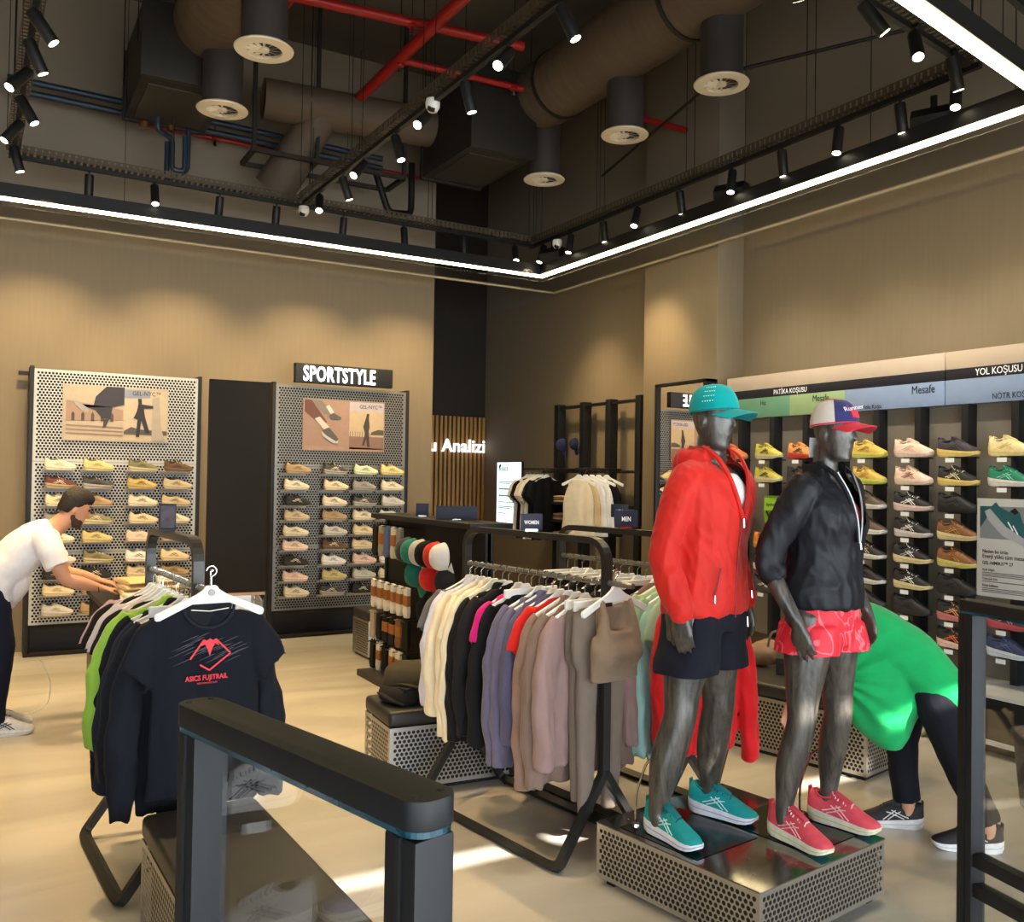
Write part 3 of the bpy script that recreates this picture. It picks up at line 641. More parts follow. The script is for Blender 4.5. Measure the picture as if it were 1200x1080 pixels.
# ================================================================== security gates at the entrance
def rounded(w, L, r, n=6):
    out = []
    for cx, cy, a0 in ((w/2-r, L/2-r, 0), (-w/2+r, L/2-r, pi/2), (-w/2+r, -L/2+r, pi), (w/2-r, -L/2+r, 1.5*pi)):
        out += [(cx+r*cos(a0+k*pi/2/n), cy+r*sin(a0+k*pi/2/n)) for k in range(n+1)]
    return out
GB = mat('gate_black', (15, 16, 19), .55, 0, var=.06)
def gate(label, a, b, H, wd=.068, bars=(), face=.0):
    a, b = V(a), V(b); L = (b-a).length; c = (a+b)/2
    t = thing('security_gate', label, 'security gate', (c.x, c.y, 0), math.atan2((b-a).y, (b-a).x)-pi/2, 'black security gates at the entrance')
    MB().prism(rounded(wd, L, .028), H-.034, H, 'XY').build('top_cap', GB, t, bevel=.003)
    MB().prism(rounded(wd-.004, L-.004, .027), H-.041, H-.034, 'XY').build('glass_plate', GLASSEDGE, t)
    for s in (-1, 1):
        MB().box(-wd/2+.006, wd/2-.006, s*(L/2-.036)-.028, s*(L/2-.036)+.028, .0, H-.044).build('post', GB, t, bevel=.004)
        MB().box(-wd/2+.002, wd/2-.002, s*(L/2-.036)-.004, s*(L/2-.036)+.004, .0, H-.044).build('post_strip', BLACK, t)
    MB().box(-.004, .004, -L/2+.062, L/2-.062, .12, H-.044).build('glass_pane', M_GLASS, t)
    MB().box(-wd/2-.02, wd/2+.02, -L/2-.02, L/2+.02, 0, .03).build('foot_plate', GB, t, bevel=.006)
    for z in bars: MB().box(-wd/2+.014, wd/2-.014, -L/2+.06, L/2-.06, z-.02, z+.02).build('cross_bar', GB, t, bevel=.003)
    for s in (-1, 1):
        for x in (-.018, .018): MB().lathe([(.001, .0015), (.004, .0015), (.005, 0)], 8, Matrix.Translation((x, s*(L/2-.022), H))).build('screw', INK, t)
    return t
gate('black security gate with teal glass edge in front of the grey bench', (.292, 1.485), (.440, .905), 1.30)
gate('black security gate with cross bars in front of the shoe wall', (2.645, 1.765), (2.52, 1.15), 1.30, bars=(.52, .43))
# bin
t = thing('waste_bin', 'dark grey tapered waste bin beside the shoe wall', 'bin', (4.77, 2.72, 0))
MB().lathe([(.001, 0), (.115, 0), (.15, .36), (.16, .365), (.16, .38), (.142, .38), (.11, .03), (.001, .03)], 28, cap=False).build('shell', mat('bin_plastic', (58, 52, 54), .5), t, smooth=True)
# metal pole with red grip end, standing behind the platform
t = thing('pole', 'thin metal pole with a red end, slanting behind the platform', 'pole', (2.93, 3.22, .0))
MB().cyl((.03, .02, .09), (.62, .40, .62), .011, 10).build('tube', CHROME, t, smooth=True)
MB().cyl((0, 0, .02), (.04, .027, .105), .024, 12, .018).build('red_end', mat('red_rubber', (190, 24, 34), .5), t, smooth=True)

# low stepped shoe shelf just inside the entrance, mirrored in the gate's glass
es = thing('entrance_shelf', 'low black stepped shoe shelf inside the entrance opposite the glass gate', 'shelf', (-.70, 1.90, 0), R(-57)+pi/2+R(0))
for k, z in enumerate((.20, .46, .72)):
    MB().box(-.50, .50, -.28+k*.20, -.04+k*.20, z-.02, z).build('step', BLACK, es, bevel=.003)
for x in (-.5, .48): MB().box(x, x+.02, -.28, .36, 0, .72).build('side_panel', BLACK, es)
# ================================================================== sneakers (toe towards -Y, sole on z = 0, length 0.29)
def shoe_parts():
    L = .29
    # stations: y from heel(+.13) to toe(-.16): (y, half width sole, sole top z, sole bottom z, upper half width, upper top z)
    S = [(.138, .020, .060, .022, .016, .100), (.126, .032, .056, .006, .027, .124), (.100, .038, .051, 0, .031, .118), (.060, .039, .046, 0, .031, .100), (.020, .037, .042, 0, .030, .108),
         (-.015, .037, .039, 0, .032, .112), (-.055, .041, .036, .0, .036, .094), (-.095, .045, .033, .001, .039, .075), (-.128, .043, .032, .006, .036, .062), (-.150, .034, .034, .014, .027, .053), (-.162, .018, .038, .024, .013, .044)]
    sole = MB(); rings = []
    for y, w, t, b, uw, ut in S:
        rings.append([(-w*.86, y, b), (w*.86, y, b), (w, y, b+(t-b)*.45), (w*.96, y, t), (-w*.96, y, t), (-w, y, b+(t-b)*.45)])
    sole.loft(rings)
    out = MB(); rings = []
    for y, w, t, b, uw, ut in S[1:-1]: rings.append([(-w*.84, y, b-.0005), (w*.84, y, b-.0005), (w*.84, y, b+.006), (-w*.84, y, b+.006)])
    out.loft(rings)
    up = MB(); rings = []
    for y, w, t, b, uw, ut in S:
        t -= .003; h = ut-t
        rings.append([(-w*.93, y, t), (-uw*1.02, y, t+h*.35), (-uw*.86, y, t+h*.72), (-uw*.45, y, ut-.002), (0, y, ut), (uw*.45, y, ut-.002), (uw*.86, y, t+h*.72), (uw*1.02, y, t+h*.35), (w*.93, y, t)])
    up.loft(rings)
    col = MB().lathe([(.001, .0), (.022, .0), (.024, -.004), (.022, -.010), (.001, -.012)], 14, Matrix.Translation((0, .068, .1125)) @ Matrix.Rotation(.12, 4, 'X') @ Matrix.Diagonal((1, 1.6, 1, 1)))  # dark disc painted as the shade inside the foot opening
    rim = MB().sweep([(.0245*cos(a), .070+.042*sin(a), .104+.022*max(0, sin(a))**2+.010*max(0, -sin(a))**2) for a in [2*pi*k/18 for k in range(18)]], .0042, 6, closed=True)
    ton = MB().loft([[(-.017, .040, .100), (.017, .040, .100), (.016, .034, .136), (-.016, .034, .136)], [(-.016, .026, .100), (.016, .026, .100), (.016, .024, .134), (-.016, .024, .134)], [(-.014, -.045, .092), (.014, -.045, .092), (.012, -.045, .104), (-.012, -.045, .104)]])
    lac = MB()
    for k in range(5):
        y = .018-k*.017; z = .120-k*.0062 if k < 4 else .0965
        s = 1 if k % 2 else -1
        lac.sweep([(-.022, y+.004*s, z-.010), (-.010, y+.002*s, z+.0005), (.010, y-.002*s, z+.0005), (.022, y-.004*s, z-.010)], .0028, 5)
    for s in (-1, 1):
        lac.sweep([(0, .022, .124), (s*.018, .028, .134), (s*.026, .018, .122), (s*.004, .020, .124)], .0022, 5)
    stripe = {-1: MB(), 1: MB()}
    def surf(y, q, s):       # point on the upper's side wall
        for a, b in zip(S, S[1:]):
            if a[0] >= y >= b[0]:
                u = (a[0]-y)/(a[0]-b[0]); r = [p+(q_-p)*u for p, q_ in zip(a, b)]; break
        t = r[2]-.003; h = r[5]-t
        w = r[1]*.93+(r[4]*1.02-r[1]*.93)*min(1, q/.35) if q < .35 else r[4]*(1.02+(.86-1.02)*(q-.35)/.37)
        return V((s*(w+.0016), y, t+h*q))
    for s in (-1, 1):
        for ya, qa, yb, qb in ((.030, .62, -.030, .10), (.008, .66, -.052, .14), (-.035, .62, .045, .12), (-.012, .66, .064, .20)):
            A = [surf(ya+(yb-ya)*k/4, qa+(qb-qa)*k/4, s) for k in range(5)]
            stripe[s].sweep(A, .0026, 4)
    tab = MB().box(-.010, .010, .132, .139, .085, .132)
    mid = MB(); rings = []
    for y, w, t, b, uw, ut in S: mid_t = b+(t-b)*.55; rings.append([(-w*1.006, y*1.002, mid_t-.004), (w*1.006, y*1.002, mid_t-.004), (w*1.006, y*1.002, mid_t+.001), (-w*1.006, y*1.002, mid_t+.001)])
    mid.loft(rings)
    res = {}
    for n, mb in (('sole', sole), ('outsole', out), ('upper', up), ('opening_shade', col), ('collar', rim), ('tongue', ton), ('laces', lac), ('side_stripes', stripe[-1]), ('side_stripes_inner', stripe[1]), ('heel_tab', tab), ('sole_line', mid)):
        me = mb.mesh(n); me.materials.append(INK); shade(me, .9 if n in ('sole', 'upper') else .6); res[n] = me
    return res
SHP = shoe_parts()
SM = {}
def smat(c):
    k = 'shoe_%d_%d_%d' % c
    if k not in SM: SM[k] = mat(k, c, .7, var=.10, scale=40)
    return SM[k]
def sneaker(label, loc, rz, upper, sole, stripe, collar=None, outs=None, lace=None, group=None, tilt=0, scale=1.0, line=None, lean=0):
    t = thing('sneaker', label, 'shoe', loc, rz, group); t.rotation_euler = (tilt, lean, rz); t.scale = (scale,)*3
    collar = collar or upper; outs = outs or sole; lace = lace or stripe; line = line or tuple(int(c*.86) for c in sole)
    cols = dict(sole=sole, outsole=outs, upper=upper, opening_shade=(38, 36, 36), collar=collar, tongue=collar, laces=lace, side_stripes=stripe, side_stripes_inner=stripe, heel_tab=collar, sole_line=line)
    for n, me in SHP.items():
        o = bpy.data.objects.new(n.replace('_inner', ''), me); COL.objects.link(o); o.parent = t; omat(o, smat(cols[n]))
    return t
CN = dict(cream=(214, 202, 176), beige=(192, 172, 138), tan=(166, 138, 102), yellow=(200, 184, 128), olive=(122, 116, 84), grey=(140, 136, 126), black=(34, 33, 34), white=(226, 222, 214),
          brown=(98, 66, 46), maroon=(96, 48, 40), sand=(214, 196, 160), pink=(220, 190, 178), mint=(196, 206, 168), charcoal=(66, 62, 60), silver=(190, 186, 178), navy=(52, 58, 84), orange=(214, 110, 52), teal=(34, 150, 122), lime=(206, 206, 60), mustard=(186, 160, 96), blush=(226, 200, 182), rust=(132, 88, 56))
# ---- left and right perforated panels
RL = [1.66, 1.50, 1.34, 1.18, 1.015, .83, .685, .545, .37]
CL = [.579, .892, 1.27, 1.572]
GL = [['cream', 'yellow', 'olive', 'brown'], ['maroon', 'charcoal', 'mustard', 'beige'], ['sand', 'tan', 'cream', 'beige'], ['grey', 'olive', 'sand', 'cream'], ['cream', 'yellow', 'blush', 'beige'],
      ['pink', 'olive', 'white', 'sand'], ['black', 'black', 'sand', 'tan'], ['sand', 'beige', 'cream', 'grey'], ['silver', 'tan', 'beige', 'cream']]
RRW = [1.667, 1.503, 1.34, 1.193, 1.039, .893, .738, .583, .428]
CRW = [2.725, 3.122, 3.447, 3.754]
GR = [['tan', 'charcoal', 'mint', 'yellow'], ['cream', 'sand', 'grey', 'cream'], ['black', 'cream', 'charcoal', 'silver'], ['beige', 'tan', 'cream', 'white'], ['cream', 'silver', 'sand', 'beige'],
      ['blush', 'brown', 'sand', 'grey'], ['black', 'white', 'pink', 'white'], ['pink', 'yellow', 'silver', 'cream'], ['cream', 'charcoal', 'black', 'grey']]
SOLE = dict(black=(52, 50, 50), charcoal=(176, 170, 160), brown=(120, 96, 76), maroon=(186, 158, 122), olive=(206, 196, 150))
def panel_shoes(panel, cols, rows, grid, where, mirror_side):
    for r, z in enumerate(rows):
        for c, x in enumerate(cols):
            n = grid[r][c]; u = CN[n]; jx = random.uniform(-.012, .012)
            st = tuple(int(min(255, k*.55+10)) for k in u) if sum(u) > 330 else (206, 196, 176)
            if random.random() < .35: st = tuple(int(min(255, k*.82)) for k in u)
            k = (c if mirror_side == 0 else len(cols)-1-c)
            sneaker('%s sneaker in %s column from standing mirror, %s row down, %s' % (n, ORD[k], ORD[r], where), (x+jx+.012, 9.085, z), pi/2+random.uniform(-.06, .06), u, SOLE.get(n, tuple(min(255, int(k_*1.08)) for k_ in u)), st, collar=random.choice([tuple(int(k_*.6) for k_ in u), tuple(int(k_*.8) for k_ in u), (70, 62, 54)]), group='sneakers on the perforated panels', tilt=0, lean=-.10, scale=.86, lace=random.choice([(226, 220, 206), st]), line=tuple(int(k_*.7) for k_ in u))
            o = link('shoe_ledge', LEDGE, None, panel); o.location = (x-panel.location.x, -.002, z-.001)
panel_shoes(pl, CL, RL, GL, 'white panel', 1)
panel_shoes(pr, CRW, RRW, GR, 'grey panel', 0)
# ---- right shoe wall: columns from far to near, rows from top
WROW = [1.84, 1.648, 1.468, 1.285, 1.105, .925, .748, .57]
K = lambda u, s, st, **k: dict(upper=u, sole=s, stripe=st, **k)
bk = CN['black']; wh = (226, 222, 216); cr_ = (226, 208, 158); ye = (224, 196, 112)
WALL = [
    (5.90, [('orange', K((208, 104, 60), (212, 150, 90), (180, 60, 40))), None, None, None, ('black', K(bk, wh, cr_)), ('black', K(bk, wh, cr_)), ('charcoal', K((70, 68, 66), wh, wh))]),
    (5.50, [('lime', K((188, 176, 72), (206, 198, 150), bk, outs=bk)), ('lime', K((188, 176, 72), (206, 198, 150), bk, outs=bk)), None, None, ('orange', K((205, 120, 50), (222, 160, 80), bk)), ('black', K(bk, wh, (190, 180, 150))), ('charcoal', K((64, 62, 60), (70, 68, 66), wh))]),
    (5.14, [('orange and black', K((214, 140, 78), (196, 60, 40), bk, outs=bk)), ('black', K(bk, (60, 58, 58), (150, 60, 40))), None, None, None, ('black', K(bk, wh, wh)), None]),
    (4.51, [('mustard', K((198, 164, 76), (214, 202, 96), (170, 130, 60))), ('mustard', K((198, 164, 76), (204, 208, 90), (170, 130, 60))), ('brown', K((92, 74, 60), wh, (60, 50, 44))), ('brown', K((92, 74, 60), wh, (60, 50, 44))), ('black', K(bk, wh, (190, 160, 130))), ('black', K(bk, wh, bk)), ('charcoal', K((48, 46, 46), (58, 56, 56), (80, 78, 76))), ('black', K(bk, bk, bk))]),
    (4.14, [('blush', K((222, 190, 168), (226, 198, 178), (206, 170, 150))), ('blush', K((222, 190, 168), (226, 200, 180), (150, 96, 80))), ('black', K(bk, (222, 196, 186), wh)), ('black', K(bk, (220, 208, 204), wh)), ('black', K(bk, cr_, wh)), ('black', K(bk, cr_, wh)), ('plain black', K(bk, (46, 44, 44), (52, 50, 50))), ('black', K(bk, bk, bk))]),
    (3.80, [('dark purple', K((54, 46, 56), ye, (60, 52, 60))), ('black', K(bk, ye, (226, 214, 170))), ('plain black', K(bk, bk, (50, 46, 46))), ('brown', K((124, 84, 50), cr_, (196, 146, 90))), ('brown', K((128, 86, 52), (214, 204, 122), (190, 130, 70))), ('plain black', K((30, 30, 32), (40, 40, 42), (50, 50, 52))), ('black and pink', K(bk, (196, 120, 116), (222, 156, 100))), ('black and orange', K(bk, (226, 196, 176), (222, 110, 60)))]),
    (3.44, [('pale yellow', K((226, 206, 152), (228, 206, 140), (206, 182, 120))), ('green', K((30, 124, 92), (222, 214, 206), (120, 196, 170))), None, None, None, None, ('charcoal and pink', K((60, 54, 54), (200, 84, 92), (222, 170, 130))), ('navy', K((50, 58, 92), (214, 216, 224), (90, 100, 140)))]),
    (3.08, [('pink', K((224, 150, 150), wh, wh)), ('white', K(wh, wh, bk)), None, None, None, None, ('coral', K((220, 96, 96), wh, wh)), ('navy', K((44, 52, 86), (214, 216, 224), (130, 140, 170)))]),
]
WLEDGE = MB().box(.01, .17, -.05, .07, -.008, 0).mesh('shoe_ledge'); WLEDGE.materials.append(BLACK)
TAG = MB().box(-.002, 0, -.032, .032, -.038, -.010).mesh('price_card'); TAG.materials.append(CARD)
for ci, (y, col) in enumerate(WALL):
    for r, e in enumerate(col):
        if not e: continue
        n, k = e; z = WROW[r]
        sneaker('%s sneaker on shoe wall, column %s from pilaster, %s ledge down' % (n, ORD[ci], ORD[r]), (5.62, y, z), random.uniform(-.05, .05)-.05, group='sneakers on the shoe wall', **k)
        o = link('shoe_ledge', WLEDGE, None, sb); o.location = (5.585-6.0, y-.02-4, z-.0005)
        o = link('price_card', TAG, None, sb); o.location = (5.57-6.0, y+.02-4, z)

# shoes on the entrance shelf
ex = es.matrix_basis
for r, (z, yy) in enumerate(((.20, -.16), (.46, .04), (.72, .24))):
    for k, x in enumerate((-.32, 0, .32)):
        n, kw = [('grey and lime', K((120, 118, 118), (196, 206, 90), wh)), ('blush', K((222, 196, 176), (226, 206, 188), (150, 110, 96))), ('white and black', K(wh, wh, bk)), ('grey and red', K((96, 92, 98), (206, 60, 60), wh)), ('lilac', K((150, 144, 176), wh, wh)), ('pale grey', K((186, 184, 182), wh, (90, 90, 94)))][(r*3+k) % 6]
        q = ex @ V((x, yy, z)); sneaker('%s sneaker on the %s step of the entrance shelf' % (n, ('lowest', 'middle', 'top')[r]), tuple(q), es.rotation_euler.z+pi/2, group='sneakers on the entrance shelf', **kw)
        o = link('price_card', TAG, None, es); o.location = (x, -.04+r*.20-.245, z+.012); o.rotation_euler = (0, 0, pi/2)
# ================================================================== hangers and garments
HANG = MB().prism([(-.205, -.165), (-.20, -.155), (-.06, -.095), (-.03, -.075), (-.02, -.06), (.02, -.06), (.03, -.075), (.06, -.095), (.20, -.155), (.205, -.165), (.20, -.182), (.185, -.182), (.07, -.128), (-.07, -.128), (-.185, -.182), (-.20, -.182)], -.007, .007).mesh('hanger', .003, 1)
BARH = MB().box(-.17, .17, -.008, .008, -.118, -.075).mesh('hanger', .003, 1)
HOOK = MB().sweep([(0, 0, -.065), (0, 0, -.03)]+[(.019*cos(a), 0, -.006+.019*sin(a)) for a in [R(-75)+k*R(25) for k in range(11)]], .0025, 6).mesh('hook')
for me, m in ((HANG, WHITE), (BARH, WHITE), (HOOK, CHROME)): me.materials.append(m); shade(me)
def fold(seed, a=.010, b=.004, fx=11, fz=1.8):
    return lambda c: a*nz(c.x*fx+seed, c.y*6, c.z*fz+seed)+b*nz(c.x*26, c.y*20+seed, c.z*9)
def torso_rings(mb, rows, n=24, p=2.3):
    q = cr(rows, 4); mb.loft([ell((0, r[3], r[0]), (r[1], 0, 0), (0, r[2], 0), n, p) for r in q])
def sleeve(mb, pts, n=16, sub=5):
    """pts (x,y,z,rx,ry): flattened sleeve with an open-looking flat cuff"""
    q = cr(pts, sub); rings = []
    for i, c in enumerate(q):
        a_, b_ = V(q[max(i-1, 0)][:3]), V(q[min(i+1, len(q)-1)][:3]); t_ = (b_-a_).normalized()
        rings.append(ell(c[:3], V((-t_.z, 0, t_.x)).normalized()*c[3], (0, c[4], 0), n, 2.2))
    mb.loft(rings)
def g_jacket(seed, L=.62, SL=.60, w=.0, bag=0):
    mb = MB(); e = -.11-L
    torso_rings(mb, [(-.075, .05, .020, 0), (-.10, .085, .024, 0), (-.145, .185, .024, 0), (-.19, .205, .030, 0), (-.32, .205+w, .036, 0), (-.5, .21+w, .040+bag, 0), (e+.05, .215+w, .042+bag, 0), (e, .21+w, .040, 0)])
    for s in (-1, 1): sleeve(mb, [(s*.165, 0, -.155, .045, .026), (s*.215, -.002, -.23, .055, .034), (s*.252, -.012, -.36, .058, .038), (s*.278, -.028, -.50, .056, .040), (s*.284, -.045, -.09-SL, .050, .040), (s*.285, -.046, -.115-SL, .036, .026)])
    f1 = fold(seed, .017, .006, 15, 1.5)
    return fuse(mb, 'jacket', .0095, 1, .4, lambda c: f1(c)+.009*(1-2.4*abs(nz(c.x*17+seed, c.y*17, c.z*7+seed)))*min(1, max(0, (-.16-c.z)*5))-.004)
def g_tee(seed, L=.62, w=.0):
    mb = MB(); e = -.11-L
    torso_rings(mb, [(-.095, .060, .018, 0), (-.115, .10, .022, 0), (-.145, .18, .022, 0), (-.20, .20, .027, 0), (-.34, .20+w, .032, 0), (-.5, .205+w, .034, 0), (e+.04, .21+w, .034, 0), (e, .21+w, .032, 0)])
    for s in (-1, 1): sleeve(mb, [(s*.155, 0, -.15, .04, .022), (s*.20, 0, -.21, .058, .028), (s*.235, -.006, -.29, .068, .032), (s*.252, -.010, -.345, .070, .034), (s*.255, -.010, -.352, .070, .034)])
    return fuse(mb, 'tee', .0105, 1, .5, fold(seed, .012, .004, 14, 1.4))
def g_tank(seed, L=.6):
    mb = MB(); e = -.11-L
    torso_rings(mb, [(-.115, .10, .018, 0), (-.16, .115, .020, 0), (-.24, .15, .024, 0), (-.36, .18, .030, 0), (-.5, .185, .034, 0), (e, .20, .034, 0)])
    return fuse(mb, 'tank_top', .0105, 1, .5, fold(seed, .012, .004, 16, 1.4))
def g_pants(seed, L=.95, w=.09):
    mb = MB()
    torso_rings(mb, [(-.10, w+.06, .022, 0), (-.14, w+.075, .03, 0), (-.30, w+.08, .045, 0), (-.36, w+.06, .045, 0)])
    for s in (-1, 1): sleeve(mb, [(s*.075, 0, -.26, .06, .035), (s*.082, .0, -.5, .058, .034), (s*.08, 0, -.75, .048, .03), (s*.075, 0, -L, .042, .028)])
    return fuse(mb, 'trousers', .013, 2, .5, fold(seed, .008, .003))
def g_shorts(seed):
    mb = MB()
    torso_rings(mb, [(-.10, .16, .022, 0), (-.14, .17, .03, 0), (-.26, .18, .05, 0), (-.30, .18, .05, 0)])
    for s in (-1, 1): sleeve(mb, [(s*.09, 0, -.26, .08, .045), (s*.105, 0, -.42, .095, .05)])
    return fuse(mb, 'shorts', .013, 2, .5, fold(seed, .010, .004))
def g_bra(seed):
    mb = MB()
    torso_rings(mb, [(-.27, .135, .028, 0), (-.31, .15, .050, -.012), (-.36, .15, .056, -.014), (-.40, .142, .036, -.002), (-.44, .142, .030, 0), (-.465, .142, .028, 0)])
    for s in (-1, 1):
        limb(mb, [(s*.085, .0, -.125, .017), (s*.088, -.018, -.19, .02), (s*.095, -.022, -.26, .03), (s*.085, -.03, -.33, .035)])
        limb(mb, [(s*.085, .0, -.125, .017), (s*.075, .02, -.18, .02), (s*.05, .024, -.25, .03), (s*.05, .015, -.33, .03)])
        limb(mb, [(s*.07, -.032, -.34, .042), (s*.072, -.03, -.37, .04)])
    mb.loft([ell((0, .024, z), (w_, 0, 0), (0, .010, 0), 16, 2.4) for z, w_ in cr([(-.15, .085), (-.19, .06), (-.25, .055), (-.32, .10), (-.36, .12)], 3)])
    mb.loft([ell((0, -.03, z), (w_, 0, 0), (0, .016, 0), 16, 2.4) for z, w_ in cr([(-.245, .12), (-.27, .13), (-.32, .13)], 3)])
    return fuse(mb, 'sports_bra', .009, 3, .5, lambda c: .0015*nz(c.x*30, c.y*30, c.z*30))
GM = dict(jacket=[g_jacket(1), g_jacket(5, .66, .70, .01, .012), g_jacket(9, .70, .68, .015)], tee=[g_tee(2), g_tee(6, .70)], tank=[g_tank(3), g_tank(7, .56)], pants=[g_pants(4), g_pants(8, 1.0, .1)], shorts=[g_shorts(11)], bra=[g_bra(12)], longtee=[g_jacket(14, .66, .60, -.01)])
PART = dict(jacket='jacket_cloth', tee='shirt_cloth', tank='top_cloth', pants='trouser_cloth', shorts='shorts_cloth', bra='bra_cloth', longtee='shirt_cloth')
NAME = dict(jacket='hanging_jacket', tee='hanging_tshirt', tank='hanging_tank_top', pants='hanging_trousers', shorts='hanging_shorts', bra='sports_bra', longtee='hanging_long_sleeve_shirt')
CATG = dict(jacket='jacket', tee='t-shirt', tank='tank top', pants='trousers', shorts='shorts', bra='sports bra', longtee='shirt')
def garment(kind, label, x, y, z, rz, col, group, var=0, hanger=True, bar=False, sx=1.0, sz=1.0, empty=False):
    t = thing(NAME[kind], label, CATG[kind], (x, y, z), rz, group)
    me = GM[kind][var % len(GM[kind])]
    if not me.materials: me.materials.append(INK)
    o = bpy.data.objects.new(PART[kind], me); COL.objects.link(o); o.parent = t; o.scale = (sx, 1, sz); omat(o, cloth('%d_%d_%d' % col, col))
    if hanger:
        h = link('hanger', BARH if bar or kind in ('pants', 'shorts') else HANG, None, t); link('hook', HOOK, None, h)
    return t
def rail_pos(nx, ny, rz, s): return nx-sin(rz)*s, ny+cos(rz)*s
def fill(nx, ny, rz, rail, items, group):
    for s, kind, var, col, label, *k in items:
        x, y = rail_pos(nx, ny, rz, s); kw = k[0] if k else {}
        garment(kind, label, x, y, rail+.001+(.05 if kind == 'bra' else 0), rz+random.uniform(-.09, .09), col, group, var, **kw)
CREAM, BLK, MAG, PURP, PURP2, TAUPE, TAUPE2, MAUVE, RD = (228, 212, 180), (26, 25, 27), (196, 24, 110), (104, 98, 122), (86, 82, 108), (140, 112, 98), (128, 106, 94), (150, 122, 116), (208, 36, 30)
fill(2.37, 3.26, AX, 1.2, [
    (1.03, 'tee', 0, (96, 94, 92), 'grey striped t-shirt at the far end of the jacket rack'),
    (.985, 'longtee', 0, (202, 198, 214), 'pale lilac long sleeve shirt beside the grey striped t-shirt', dict(sz=0.97)),
    (.93, 'jacket', 0, CREAM, 'first cream jacket, next to the pale lilac shirt', dict(sz=1.01)),
    (.875, 'jacket', 1, CREAM, 'middle cream jacket of three on the jacket rack', dict(sz=0.99)),
    (.82, 'jacket', 2, (232, 218, 188), 'last cream jacket, touching the black jacket', dict(sz=1.03)),
    (.75, 'jacket', 1, BLK, 'black jacket between cream and magenta garments', dict(sz=0.99)),
    (.70, 'jacket', 2, (30, 29, 31), 'second black jacket just before the magenta t-shirt', dict(sz=0.97)),
    (.62, 'tee', 1, MAG, 'bright magenta t-shirt between black garments', {}),
    (.565, 'jacket', 0, BLK, 'long black jacket beside the magenta t-shirt', dict(sz=1.10)),
    (.52, 'pants', 0, (22, 22, 24), 'black trousers behind the purple grey jackets', {}),
    (.46, 'jacket', 2, PURP, 'purple grey jacket next to the black trousers', dict(sz=1.06)),
    (.41, 'jacket', 1, PURP, 'second purple grey jacket in the middle of rack', dict(sz=1.03)),
    (.36, 'jacket', 0, PURP2, 'darker violet jacket before the red one', dict(sz=1.01)),
    (.31, 'tee', 0, RD, 'red t-shirt squeezed between violet and taupe jackets', {}),
    (.25, 'jacket', 1, TAUPE, 'taupe brown jacket next to the red t-shirt', dict(sz=1.10)),
    (.195, 'jacket', 2, TAUPE2, 'second taupe jacket with hood, rack middle of three', dict(sz=1.10)),
    (.14, 'jacket', 0, MAUVE, 'rosy taupe jacket nearest the trousers', dict(sz=1.09)),
    (.075, 'pants', 0, (118, 104, 92), 'taupe leggings clipped on a bar hanger by rack post', dict(bar=True)),
    (.035, 'pants', 1, (124, 110, 98), 'second taupe leggings next to the rack post', dict(bar=True)),
    (-.055, 'bra', 0, (136, 114, 92), 'taupe sports bra on a white hanger at the rack front', {}),
], 'clothes on the jacket rack')
MINT, MINT2 = (160, 188, 158), (150, 190, 180)
its = [(.02, 'tee', 0, MINT, 'first mint t-shirt at the front of the mint rack', {}), (.07, 'longtee', 0, MINT2, 'aqua long sleeve shirt between mint t-shirts', dict(sz=1.2)), (.12, 'tee', 1, MINT, 'mint t-shirt behind the aqua long sleeve', {}), (.17, 'tee', 0, (170, 196, 150), 'pale lime t-shirt on the mint rack', {}),
       (.22, 'jacket', 0, (128, 98, 92), 'mauve jacket behind the mint t-shirts', {}), (-.09, 'jacket', 1, (206, 30, 34), 'bright red long jacket hanging at the mint rack front', dict(sz=1.12)), (-.04, 'jacket', 0, (206, 34, 36), 'second bright red jacket beside the mint shirts', dict(sz=1.08))]
for k, s in enumerate([.29, .35, .41, .47, .53, .59, .65, .71, .77, .83, .89]):
    its.append((s, ('pants', 'tee', 'shorts', 'tee')[k % 4], k, ((24, 24, 26), (30, 30, 34), (26, 25, 30), (44, 42, 46))[k % 4], 'dark %s, %s dark piece behind the mauve jacket on mint rack' % (('trousers', 't-shirt', 'shorts', 't-shirt')[k % 4], ORD[k] if k < 12 else ('thirteenth', 'fourteenth')[k-12])))
fill(2.98, 3.42, AX, 1.22, its, 'clothes on the mint rack')
fill(.745, 3.76, R(4), 1.2, [
    (.74, 'tee', 0, (190, 160, 168), 'dusty pink t-shirt that the man touches'), (.68, 'tee', 1, (30, 28, 30), 'black t-shirt next to the dusty pink one'), (.62, 'tee', 0, (196, 190, 194), 'pale grey t-shirt between black ones'),
    (.56, 'tee', 1, (198, 186, 190), 'second pale grey t-shirt on the dark shirt rack'), (.48, 'tee', 1, (28, 28, 32), 'black t-shirt beside the lime jacket'), (.41, 'tee', 0, (176, 170, 160), 'stone grey t-shirt peeking under black one'),
    (.33, 'longtee', 0, (148, 190, 72), 'lime green long sleeve shirt on the dark shirt rack', dict(sx=1.09, sz=.92)), (.27, 'jacket', 1, (26, 27, 34), 'black jacket right of the lime shirt'), (.20, 'jacket', 0, (32, 38, 54), 'navy jacket hanging low on dark shirt rack', dict(sz=1.12)),
    (.12, 'longtee', 0, (30, 32, 40), 'dark long sleeve shirt behind the printed one', dict(sz=1.06)), (.05, 'pants', 1, (20, 20, 22), 'long black trousers behind the printed shirt', {}), (-.04, 'jacket', 2, (24, 26, 34), 'dark navy jacket just behind the printed shirt', dict(sz=1.05)),
], 'clothes on the dark shirt rack')
